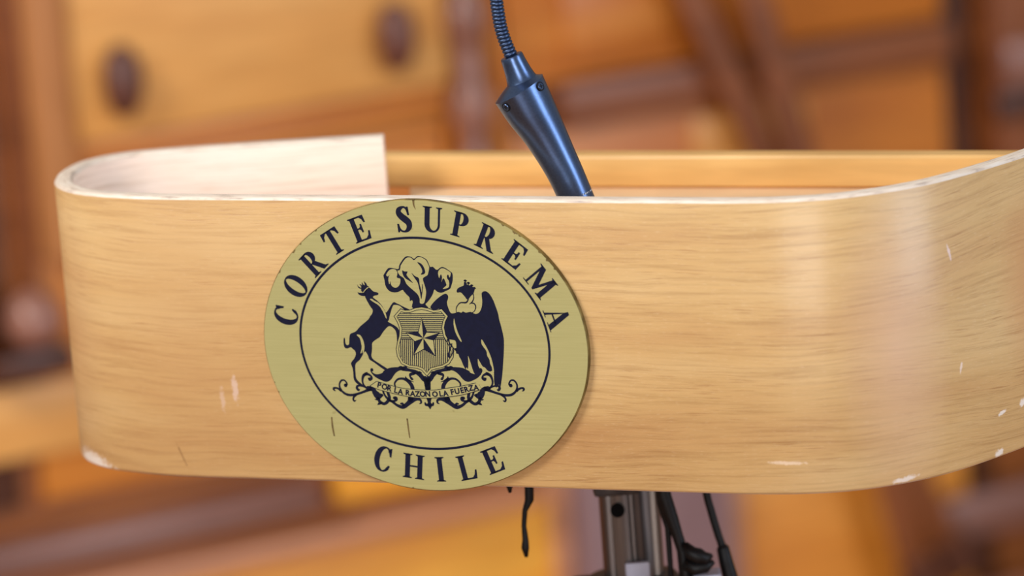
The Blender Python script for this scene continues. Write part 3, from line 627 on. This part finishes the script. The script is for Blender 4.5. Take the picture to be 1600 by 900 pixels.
-69.31,30.37],["R",-58.09,43.06],["T",-45.66,53.91],["E",-30.57,60.62],["S",-5.61,65.82],["U",10.23,65.96],["P",25.41,63.34],["R",39.83,56.67],["E",54.29,
48.27],["M",67.11,34.5],["A",74.91,15.96]],"bot":[["C",-28.11,-60.01],["H",-11.13,-63.56],["I",3.61,-64.69],["L",18.51,-63.24],["E",33.31,-59.12]],"marks":[[[-55.26,
-38.91,0.83],[-55.21,-43.64,1.04],[-54.68,-48.36,0.83]],[[-12.64,-38.61,0.83],[-12.37,-43.64,0.83],[-12.06,-48.33,0.62]],[[0.73,76.12,1.25],[0.73,73.37,
0.84],[1.48,71.17,0.31]]],"axis":[[-1.12,46.2],[0.58,-32.7]]}
UX = Vector((.91637, -.40034, 0)); NN = Vector((-.40034, -.91637, 0)); ZZ = Vector((0, 0, 1))
PLATE_T = .003
PC = Vector((-.04566, 2.38218, CAM_Z - .54022)) + UX*0 
PM = Matrix((UX, ZZ, NN)).transposed().to_4x4(); PM.translation = PC + NN*.0002
plaque = empty('oval_plaque', (0, 0, 0), 'oval brass plaque reading CORTE SUPREMA and CHILE on the lectern front', 'plaque')
plaque.matrix_world = PM
AX, AY = .09017, .07619
# plate (local x right, y up, z out of the front)
b = bmesh.new(); n = 160
prof = [(-.0004, 0), (0, .0003), (0, PLATE_T-.0004), (-.0004, PLATE_T)]
rings = [[b.verts.new(((AX+d)*math.cos(2*PI*k/n), (AY+d)*math.sin(2*PI*k/n), zz)) for k in range(n)] for d, zz in prof]
for a, c in zip(rings, rings[1:]):
    for k in range(n):
        f = b.faces.new((a[k], a[(k+1) % n], c[(k+1) % n], c[k])); f.material_index = 1
b.faces.new(rings[0]); b.faces.new(rings[-1])
def plate_mat_coords(o): return o
brass = M['brass']
o = obj('plate', b, [brass, M['brass_edge']]); autosmooth(o, 30); o.parent = plaque

LAYER = .00006
def flat(bm, pts, layer, th=LAYER*.98):
    """thin raised island of paint or metal, outline in mm on the plate"""
    z0 = PLATE_T + (layer-1)*LAYER; z1 = z0 + th
    P = [Vector((x*.001, y*.001, 0)) for x, y in pts]
    tris = tessellate_polygon([P])
    V = [bm.verts.new((p.x, p.y, z1)) for p in P]; W = [bm.verts.new((p.x, p.y, z0)) for p in P]
    for t in tris:
        try: bm.faces.new([V[i] for i in t])
        except ValueError: pass
    for i in range(len(P)):
        j = (i+1) % len(P)
        try: bm.faces.new((V[i], V[j], W[j], W[i]))
        except ValueError: pass
def smooth2(pts, n=3):
    return [(v.x, v.y) for v in catmull([(p[0], p[1], 0) for p in pts], n, True)]
def ribbon(bm, st, layer, scale=1.0, n=6):
    """variable-width brush stroke, points (x, y, width) in mm"""
    C = catmull([(p[0], p[1], p[2]) for p in st], n)
    z1 = PLATE_T + (layer-1)*LAYER + LAYER*.9; L = []; R_ = []
    for i, c in enumerate(C):
        t = C[min(i+1, len(C)-1)] - C[max(i-1, 0)]; t.z = 0
        if t.length < 1e-9: t = Vector((1, 0, 0))
        t.normalize(); nn = Vector((-t.y, t.x, 0)); w = max(c.z, .05)*scale/2
        L.append(bm.verts.new(((c.x+nn.x*w)*.001, (c.y+nn.y*w)*.001, z1))); R_.append(bm.verts.new(((c.x-nn.x*w)*.001, (c.y-nn.y*w)*.001, z1)))
    for i in range(len(L)-1): bm.faces.new((L[i], L[i+1], R_[i+1], R_[i]))
    # round ends
    for c in (C[0], C[-1]):
        w = max(c.z, .05)*scale/2
        bm.faces.new([bm.verts.new(((c.x+w*math.cos(q*PI/6))*.001, (c.y+w*math.sin(q*PI/6))*.001, z1)) for q in range(12)])
def eobj(name, bm, mat, parent):
    for f in bm.faces: 
        f.normal_update()
    me = bpy.data.meshes.new(name)
    up = [f for f in bm.faces if abs(f.normal.z) > .5 and f.normal.z < 0]
    bmesh.ops.reverse_faces(bm, faces=up)
    bm.to_mesh(me); bm.free(); o = link(name, me, mat); o.parent = parent; return o

# border line
def oval_line(a, c, w, rot, cx, cy, layer, wob=None):
    bm = bmesh.new(); z1 = PLATE_T + layer*LAYER; n = 180; A = []; B = []
    for k in range(n):
        t = 2*PI*k/n
        for lst, s in ((A, w/2), (B, -w/2)):
            x, y = (a+s)*math.cos(t), (c+s)*math.sin(t)
            lst.append(bm.verts.new((cx+x*math.cos(rot)-y*math.sin(rot), cy+x*math.sin(rot)+y*math.cos(rot), z1)))
    for k in range(n): bm.faces.new((A[k], A[(k+1) % n], B[(k+1) % n], B[k]))
    return bm
eobj('inner_border_line', oval_line(.0691, .05515, .00125, math.radians(-1.2), 0, .0012, 1), M['navy'], plaque)

# --- serif capitals, cap height 1
def ell_strip(bm, put, c1, r1, c2, r2, a0, a1, n=26):
    A = []; B = []
    for k in range(n+1):
        t = math.radians(a0 + (a1-a0)*k/n)
        A.append(put(c1[0]+r1[0]*math.cos(t), c1[1]+r1[1]*math.sin(t)))
        B.append(put(c2[0]+r2[0]*math.cos(t), c2[1]+r2[1]*math.sin(t)))
    for k in range(n): bm.faces.new((A[k], A[k+1], B[k+1], B[k]))
def glyph(ch, cx, cy, ang, h, wsc=.88):
    W = dict(C=.80, O=.86, R=.92, T=.86, E=.82, S=.68, U=.92, P=.72, M=1.22, A=.98, H=1.0, I=.40, L=.80)[ch]
    bm = bmesh.new(); ca, sa = math.cos(ang), math.sin(ang); z1 = PLATE_T + LAYER
    sh = [0.0]
    def put(x, y):
        x = (x - W/2 + sh[0])*h*wsc; y = (y - .5)*h
        return bm.verts.new(((cx + x*ca - y*sa)*.001, (cy + x*sa + y*ca)*.001, z1))
    def poly(*p):
        P = [Vector((a, b_, 0)) for a, b_ in p]; V = [put(a, b_) for a, b_ in p]
        for t in tessellate_polygon([P]): bm.faces.new([V[i] for i in t])
    def rect(x0, y0, x1, y1): poly((x0, y0), (x1, y0), (x1, y1), (x0, y1))
    def stem(x0, x1, o=.10):
        rect(x0, 0, x1, 1); poly((x0-o, 0), (x1+o, 0), (x1+o, .035), (x1, .07), (x0, .07), (x0-o, .035))
        poly((x0-o, 1), (x0-o, .965), (x0, .93), (x1, .93), (x1+o, .965), (x1+o, 1))
    for k_ in (-1, 0, 1):        # three passes side by side make the strokes bold
        sh[0] = k_*.022; z1 = PLATE_T + LAYER*(1 + .03*k_)
        if ch == 'I': stem(.10, .30)
        if ch == 'H': stem(.10, .30); stem(.70, .90); rect(.3, .47, .7, .54)
        if ch == 'L': stem(.10, .30); poly((.28, 0), (.76, 0), (.82, .36), (.78, .36), (.72, .18), (.60, .07), (.28, .07))
        if ch == 'E':
            stem(.10, .30, .09); poly((.28, 0), (.78, 0), (.84, .33), (.80, .33), (.74, .17), (.60, .07), (.28, .07))
            poly((.28, 1), (.76, 1), (.78, .69), (.74, .69), (.69, .84), (.58, .93), (.28, .93))
            poly((.28, .475), (.44, .475), (.50, .42), (.51, .33), (.55, .33), (.55, .68), (.51, .68), (.50, .59), (.44, .54), (.28, .54))
        if ch == 'T':
            rect(.33, 0, .53, 1); poly((.22, 0), (.64, 0), (.64, .035), (.53, .07), (.33, .07), (.22, .035))
            poly((.02, 1), (.0, .68), (.04, .68), (.10, .83), (.22, .93), (.64, .93), (.76, .83), (.82, .68), (.86, .68), (.84, 1))
        if ch in 'RP':
            rect(.10, 0, .30, 1); poly((0, 0), (.41, 0), (.41, .035), (.30, .07), (.10, .07), (0, .035)); poly((0, 1), (0, .965), (.10, .93), (.34, .93), (.40, .95), (.40, 1))
            ell_strip(bm, put, (.38, .73), (.33, .27), (.38, .73), (.12, .215), -90, 90, 18)
            rect(.28, .455, .39, .515); rect(.28, .945, .39, 1)
            if ch == 'R': poly((.34, .49), (.54, .49), (.80, .09), (.94, .035), (.94, 0), (.66, 0))
        if ch == 'O': ell_strip(bm, put, (.43, .5), (.43, .53), (.43, .5), (.22, .475), 0, 360, 40)
        if ch == 'C':
            ell_strip(bm, put, (.43, .5), (.43, .53), (.47, .5), (.25, .465), 48, 318, 34)
            poly((.66, .98), (.72, 1.02), (.76, .66), (.72, .66), (.66, .80), (.60, .86)); poly((.72, .12), (.63, .16), (.74, .30), (.78, .27))
        if ch == 'U':
            rect(.12, .28, .32, 1); poly((.02, 1), (.02, .965), (.12, .93), (.32, .93), (.42, .965), (.42, 1)); rect(.76, .28, .82, 1)
            poly((.66, 1), (.66, .965), (.76, .93), (.82, .93), (.92, .965), (.92, 1))
            ell_strip(bm, put, (.47, .30), (.35, .325), (.54, .30), (.22, .245), 180, 360, 22)
        if ch == 'A':
            poly((.40, 1), (.50, 1), (.90, .03), (.68, .03), (.38, .82)); poly((.42, .95), (.38, .80), (.165, .03), (.10, .03)); rect(.25, .30, .68, .365)
            poly((0, 0), (.28, 0), (.28, .035), (0, .035)); poly((.56, 0), (.98, 0), (.98, .035), (.56, .035))
        if ch == 'M':
            rect(.14, 0, .20, 1); poly((0, 0), (.34, 0), (.34, .04), (0, .04)); poly((.02, 1), (.34, 1), (.66, .30), (.58, .02), (.16, .93), (.02, .96))
            poly((.58, .02), (.66, .30), (.94, 1), (.98, 1), (.98, .86), (.62, .02)); stem(.93, 1.12, .09)
        if ch == 'S':
            pts = [(.57, .80, .05), (.54, .91, .06), (.43, .985, .07), (.30, .975, .11), (.17, .89, .18), (.15, .76, .23), (.25, .63, .26), (.42, .50, .27), (.56, .37, .26), (.58, .22, .22), (.50, .09, .15), (.36, .02, .08), (.20, .045, .06), (.10, .15, .05), (.06, .30, .04)]
            C = catmull(pts, 5); L = []; R_ = []
            for i, c in enumerate(C):
                t = C[min(i+1, len(C)-1)] - C[max(i-1, 0)]; t.z = 0; t.normalize(); w = c.z/2
                L.append(put(c.x - t.y*w, c.y + t.x*w)); R_.append(put(c.x + t.y*w, c.y - t.x*w))
            for i in range(len(L)-1): bm.faces.new((L[i], L[i+1], R_[i+1], R_[i]))
            poly((.575, .66), (.625, .66), (.60, 1.0), (.56, 1.0), (.53, .93)); poly((.03, .0), (.07, .0), (.10, .07), (.075, .34), (.03, .34))
    return bm
for ch, x, y in EM['top']:
    ang = -math.atan2(x/79.6**2, y/65.6**2)
    eobj('letter', glyph(ch, x, y, ang, 13.0), M['navy'], plaque)
for ch, x, y in EM['bot']:
    ang = math.atan2(x/79.6**2, -y/65.6**2)
    eobj('letter', glyph(ch, x, y, ang, 13.0), M['navy'], plaque)

# --- coat of arms
arms = bpy.data.objects.new('coat_of_arms', None); COL.objects.link(arms); arms.parent = plaque; arms['label'] = 'navy coat of arms with stag, condor, shield and plumes'
def figure(name, sets, label=None, smooth=True, strokes=(), slayer=1, parent=arms, wscale=1.0):
    dark = bmesh.new(); gold = bmesh.new(); ng = 0
    for layer, pts in sets:
        p = smooth2(pts) if smooth else pts
        if layer in (2, 4, 6): flat(gold, p, layer); ng += 1
        else: flat(dark, p, layer)
    for s in strokes: ribbon(dark, s, slayer, wscale)
    # one mesh, two materials
    for f in dark.faces: f.material_index = 0
    me_g = bpy.data.meshes.new('tmp')
    for f in gold.faces: f.material_index = 1
    gold.to_mesh(me_g); gold.free(); dark.from_mesh(me_g); bpy.data.meshes.remove(me_g)
    o = eobj(name, dark, [M['navy'], M['brass']], parent)
    if label: o['label'] = label
    return o
figure('stag', EM['stag'], 'crowned rearing stag in navy')
figure('plumes', EM['plume'], 'three ostrich feathers above the shield')
figure('condor', EM['condor'], 'crowned condor with folded wing in navy', strokes=EM['neck'])
def mirror(st):
    (ax, ay), (bx, by) = EM['axis']; d = Vector((bx-ax, by-ay)).normalized(); r = []
    for x, y, w in st:
        v = Vector((x-ax, y-ay)); pr = d*v.dot(d); q = pr*2 - v; r.append((q.x+ax, q.y+ay, w))
    return r
sc = EM['scroll'] + [mirror(s) for s in EM['scroll']] + EM['fleur']
figure('scrollwork', [], 'curling leafy scrolls under the shield', strokes=sc, slayer=1, wscale=1.18)
figure('shield', EM['shield'], 'shield with ruled lines and a rimmed edge', smooth=False)
o = figure('shield_lines', EM['stripes'], smooth=False)
o2 = figure('star', EM['star'], 'five pointed star shaded half dark on the shield', smooth=False)
figure('claw', [], strokes=EM['claw'], slayer=5)
figure('banner', EM['ribbon'], 'curved ribbon carrying the motto', smooth=False, strokes=EM['ribbonline'], slayer=5)
# motto: sans capitals along the ribbon
mb = bmesh.new(); pos = EM['motto']
for i, (ch, x, y) in enumerate(pos):
    cu = bpy.data.curves.new('m', 'FONT'); cu.body = ch; cu.size = 4.0; cu.align_x = 'CENTER'; cu.align_y = 'CENTER'; cu.offset = .16
    cu.space_character = 1; cu.resolution_u = 3
    to = bpy.data.objects.new('m', cu); COL.objects.link(to)
    dg = bpy.context.evaluated_depsgraph_get(); me = to.evaluated_get(dg).to_mesh()
    xs = [v.co.x for v in me.vertices]; ys = [v.co.y for v in me.vertices]
    mx, my = (min(xs)+max(xs))/2, (min(ys)+max(ys))/2
    t = Vector((pos[min(i+1, len(pos)-1)][1]-pos[max(i-1, 0)][1], pos[min(i+1, len(pos)-1)][2]-pos[max(i-1, 0)][2])); a = math.atan2(t.y, t.x)
    tmp = bmesh.new(); tmp.from_mesh(me)
    for v in tmp.verts:
        px, py = v.co.x-mx, v.co.y-my
        v.co = Vector(((x+px*math.cos(a)-py*math.sin(a))*.001, (y+px*math.sin(a)+py*math.cos(a))*.001, PLATE_T+5*LAYER))
    m2 = bpy.data.meshes.new('t'); tmp.to_mesh(m2); tmp.free(); mb.from_mesh(m2); bpy.data.meshes.remove(m2)
    to.evaluated_get(dg).to_mesh_clear(); bpy.data.objects.remove(to)
eobj('motto_lettering', mb, M['navy'], arms)
# wear on the plate: rim chips and two short scratches
for s in EM['marks']:
    bm = bmesh.new(); ribbon(bm, s, 1); eobj('scratch', bm, M['tarnish'], plaque)
rnd = random.Random(4)
for a, w in ((150, 1.6), (140, 2.2), (136, 1.2), (128, 1.3), (57, 1.5), (52, 2.6), (50, 1.6), (41, 1.4), (37, 1.6), (33, 1.2), (200, 1.2), (196, .9), (262, 1.2)):
    t = math.radians(a); pts = []; bm = bmesh.new()
    for k in range(9):
        u = k/8; tt = t + (u-.5)*w*.016; dep = .0004 + math.sin(u*PI)*w*.0006*rnd.uniform(.4, 1)
        pts.append(((AX-dep)*1000*math.cos(tt), (AY-dep)*1000*math.sin(tt)))
    for k in range(8, -1, -1):
        tt = t + (k/8-.5)*w*.016; pts.append(((AX-.0004)*1000*math.cos(tt), (AY-.0004)*1000*math.sin(tt)))
    flat(bm, pts, 1); eobj('rim_chip', bm, M['tarnish'], plaque)

# ------------------------------------------------------------------ gooseneck microphone
MY = 2.39
mz = lambda v: CAM_Z + v
mic = empty('gooseneck_microphone', (.0446, MY, 1.064), 'black gooseneck microphone with bluish sheen and flared handle rising from the lectern', 'microphone')
MI = Matrix.Translation((-.0446, -MY, -1.064))
def mp_(o, par=None):
    o.parent = par or mic
    if par is None: o.matrix_parent_inverse = MI
    return o
cent = [(.0112, -.4137, .01400, 27), (.0165, -.4256, .01285, 23.5), (.0222, -.4372, .01110, 20.5), (.0274, -.4490, .00985, 19),
        (.0316, -.4592, .00920, 18.5), (.0354, -.4700, .00895, 18), (.0397, -.4830, .00885, 17.5), (.0443, -.4970, .00880, 17)]
cc = catmull([(x, z_, r) for x, z_, r, a in cent], 8); ca_ = catmull([(a, 0, 0) for x, z_, r, a in cent], 8)
b = bmesh.new(); rings = []; n = 48
for i, c in enumerate(cc):
    ta = math.radians(ca_[i].x); u = Vector((math.cos(ta), 0, math.sin(ta))); w = Vector((0, 1, 0))
    rings.append([b.verts.new(Vector((c.x, MY, mz(c.y))) + (u*math.cos(2*PI*k/n) + w*math.sin(2*PI*k/n))*c.z) for k in range(n)])
ta = math.radians(27); axd = Vector((-math.sin(ta), 0, math.cos(ta))); u = Vector((math.cos(ta), 0, math.sin(ta)))
top = Vector((.0113, MY, mz(-.4137)))
dome = []
cb_ = Vector((.0129, MY, mz(-.4094))); ct_ = Vector((.0086, MY, mz(-.3966))); cax = (ct_-cb_).normalized(); cu_ = Vector((cax.z, 0, -cax.x))
for f_, r in ((.06, .0138), (.35, .0119), (.7, .0098), (1.0, .0079)):
    uu = u.lerp(cu_, f_).normalized()
    dome.append([b.verts.new(top.lerp(cb_, f_) + (uu*math.cos(2*PI*k/n) + w*math.sin(2*PI*k/n))*r) for k in range(n)])
rings = dome[::-1] + rings
for A, B in zip(rings, rings[1:]):
    for k in range(n): b.faces.new((A[k], A[(k+1) % n], B[(k+1) % n], B[k]))
b.faces.new(rings[0]); b.faces.new(rings[-1])
o = obj('handle', b, M['mic']); autosmooth(o, 24); mp_(o)
b = bmesh.new(); lathe(b, [(.0135, 1.0642), (.0135, 1.0665), (.0125, 1.0675), (.0095, 1.0675)], 32, Matrix.Translation((.0440, MY, 0)))
o = obj('base_ring', b, M['mic']); autosmooth(o, 40); mp_(o)
def along(axis, loc):
    return Matrix.Translation(loc) @ axis.to_track_quat('Z', 'Y').to_matrix().to_4x4()
cb_ = Vector((.0129, MY, mz(-.4094))); ct_ = Vector((.0086, MY, mz(-.3966))); cax = (ct_-cb_).normalized()
b = bmesh.new()
lathe(b, [(.0092, -.0022), (.0082, -.0006), (.0075, .0012), (.0069, .0040), (.0064, .0075), (.0060, .0110), (.0059, .0128), (.0056, .0136), (.0034, .0138)], 36, along(cax, cb_))
o = obj('collar', b, M['mic']); autosmooth(o, 40); mp_(o)
neck_start = cb_ + cax*.0125
gp = [neck_start, Vector((.0060, MY, mz(-.3887))), Vector((.0044, MY, mz(-.3816))), Vector((.0036, MY, mz(-.3734))), Vector((.0033, MY, mz(-.3660))), Vector((.0034, MY, mz(-.335))), Vector((.007, MY-.005, mz(-.30))), Vector((.018, MY+.01, mz(-.26))), Vector((.05, MY+.05, mz(-.20))), Vector((.09, MY+.10, mz(-.155)))]
G = catmull(gp, 30)
L = [0.0]
for a, c in zip(G, G[1:]): L.append(L[-1] + (c-a).length)
pts = []; rr_ = []; s = 0; j = 0; step = .00038; k = 0
while s < L[-1]:
    while L[j+1] < s: j += 1
    f = (s-L[j])/(L[j+1]-L[j]); pts.append(G[j].lerp(G[j+1], f)); rr_.append((.00340, .00345, .00340, .0033, .0027)[k % 5]); s += step; k += 1
b = bmesh.new(); sweep(b, pts, rr_, 20); o = obj('gooseneck', b, M['neck']); autosmooth(o, 60); mp_(o)
hd = (G[-1]-G[-8]).normalized()
b = bmesh.new(); lathe(b, [(.004, -.002), (.0062, 0), (.0062, .02), (.0075, .024), (.0075, .03)], 24, along(hd, G[-1])); o = obj('capsule_body', b, M['mic']); autosmooth(o); mp_(o)
b = bmesh.new(); lathe(b, [(.006, .0), (.0125, .004), (.0150, .014), (.0145, .026), (.010, .036), (.003, .040)], 24, along(hd, G[-1]+hd*.024)); mp_(obj('foam_windscreen', b, M['foam'], None, True))
# recessed cross-head screws
def screw(loc, nrm, r):
    m = along(nrm, loc); b = bmesh.new()
    lathe(b, [(r*.9, -.0012), (r*.9, .0002), (r*.8, .0004), (r*.3, .00045)], 24, m)
    o = obj('screw', b, M['mic']); autosmooth(o, 20); mp_(o)
    b = bmesh.new(); box(b, -r*.55, -r*.15, .0003, r*.55, r*.15, .00052, 0, m); box(b, -r*.15, -r*.55, .0003, r*.15, r*.55, .00053, 0, m)
    g = obj('screw_slot', b, M['mic_dark']); mp_(g)
    b = bmesh.new(); lathe(b, [(r*1.22, -.0012), (r*1.22, .00012), (r*.92, .00014), (r*.92, -.0012)], 24, m)
    g = obj('screw_recess', b, M['mic_dark']); mp_(g)
side = Vector((axd.z, 0, -axd.x))
for ph, dz in ((-41, .0030), (-134, .0030)):
    a = math.radians(ph); nrm = (side*math.cos(a) + Vector((0, 1, 0))*math.sin(a)).normalized()
    screw(top - axd*dz + nrm*.01400, nrm, .0020)
# tiny pale print low on the handle
b = bmesh.new()
c0 = Vector((.0362, MY, mz(-.4702))); ax2 = Vector((-.27, 0, .96)).normalized(); sd = Vector((ax2.z, 0, -ax2.x))
for i, wd in enumerate((.5, .9, .6, .3, .8, .6)):
    a0 = -68 + i*8.5; a1 = a0 + 7*wd
    q = []
    for aa, h in ((a0, 0), (a1, 0), (a1, .0008), (a0, .0008)):
        t = math.radians(aa); q.append(b.verts.new(c0 + ax2*h + (sd*math.cos(t) + Vector((0, 1, 0))*math.sin(t))*.00885))
    b.faces.new(q)
mp_(obj('tiny_print', b, M['print']))

# ------------------------------------------------------------------ cables under the lectern
def cable(name, pts, r, label, extra=None):
    b = bmesh.new(); sweep(b, catmull(pts, 8), r, 12) if not isinstance(r, list) else sweep(b, catmull(pts, 1), r, 12)
    o = obj(name, b, M['rubber'], None, True); tag(o, label, 'cable'); return o
Y0 = 2.46
V = lambda x, z_, y=Y0: Vector((x, y, mz(z_)))
e = empty('microphone_cable', (.10, 2.45, .88), 'black cable with thick plug hanging below the lectern, right of the steel column', 'cable')
EI = Matrix.Translation((-.10, -2.45, -.88))
b = bmesh.new(); sweep(b, catmull([V(.090, -.515), V(.0925, -.60), V(.0940, -.645), V(.0962, -.660), V(.0990, -.673), V(.1010, -.682), V(.1050, -.715), V(.112, -.80), V(.100, -.95), V(.09, -1.2)], 8), .0021, 12)
o = obj('cord', b, M['rubber'], None, True); o.parent = e; o.matrix_parent_inverse = EI
b = bmesh.new(); sweep(b, [V(.1003, -.6790), V(.1010, -.6805), V(.1022, -.688), V(.1045, -.700), V(.1068, -.714), V(.1072, -.716)], [.0023, .0034, .0038, .0042, .0045, .003], 16)
o = obj('plug_sleeve', b, M['rubber'], None, True); o.parent = e; o.matrix_parent_inverse = EI

e = empty('cable_bundle', (.075, 2.45, .88), 'tangled black cable bundle hugging the right side of the steel column', 'cable')
EI = Matrix.Translation((-.075, -2.45, -.88))
bl = [([V(.071, -.520, 2.445), V(.0700, -.60, 2.445), V(.0712, -.645, 2.445), V(.0745, -.658, 2.445), V(.0770, -.668, 2.445), V(.0790, -.676, 2.445), V(.0800, -.690, 2.445), V(.083, -.73, 2.445)], [.003, .0034, .0040, .0036, .0030, .0030, .0036, .003]),
      ([V(.0672, -.522, 2.448), V(.068, -.60, 2.448), V(.0705, -.650, 2.448), V(.0722, -.664, 2.448), V(.0722, -.682, 2.448), V(.0722, -.730, 2.448)], [.003, .003, .0032, .0016, .0015, .0015]),
      ([V(.0800, -.672, 2.442), V(.0832, -.6765, 2.44), V(.0872, -.6785, 2.44), V(.0912, -.6800, 2.44), V(.0945, -.6785, 2.44)], [.0022, .0040, .0045, .0035, .001]),
      ([V(.0800, -.682, 2.442), V(.0850, -.6850, 2.44), V(.0905, -.6845, 2.44), V(.0950, -.6820, 2.44)], [.0040, .0038, .0034, .0012])]
for i, (pp, rr) in enumerate(bl):
    b = bmesh.new(); sweep(b, pp, rr, 12); o = obj('cord' if i < 2 else 'connector_clump', b, M['rubber'], None, True); o.parent = e; o.matrix_parent_inverse = EI
b = bmesh.new(); box(b, .0835, 2.437, mz(-.6960), .0985, 2.452, mz(-.6885), .0015); o = obj('grey_clip', b, M['grey_plate']); o.parent = e; o.matrix_parent_inverse = EI; o['label'] = 'pale mauve-grey clip'

o = cable('cable_tail', [V(.006, -.515, 2.43), V(.004, -.58, 2.43), V(.0005, -.6385, 2.43), V(-.0022, -.644, 2.43), V(-.0033, -.652, 2.43), V(-.0031, -.660, 2.43), V(-.0035, -.6640, 2.43), V(-.0033, -.6690, 2.43)], [.0025, .0025, .0024, .0014, .0013, .0017, .0021, .0009], 'short loose black cable end dangling under the lectern just right of the plaque')
b = bmesh.new(); sweep(b, [V(-.0092, -.60, 2.42), V(-.0092, -.628, 2.42), V(-.0092, -.631, 2.42)], [.001, .0016, .0008], 10)
o = obj('cable_stub', b, M['rubber'], None, True); tag(o, 'tiny black cable tip showing at the lectern bottom edge beside the plaque', 'cable')
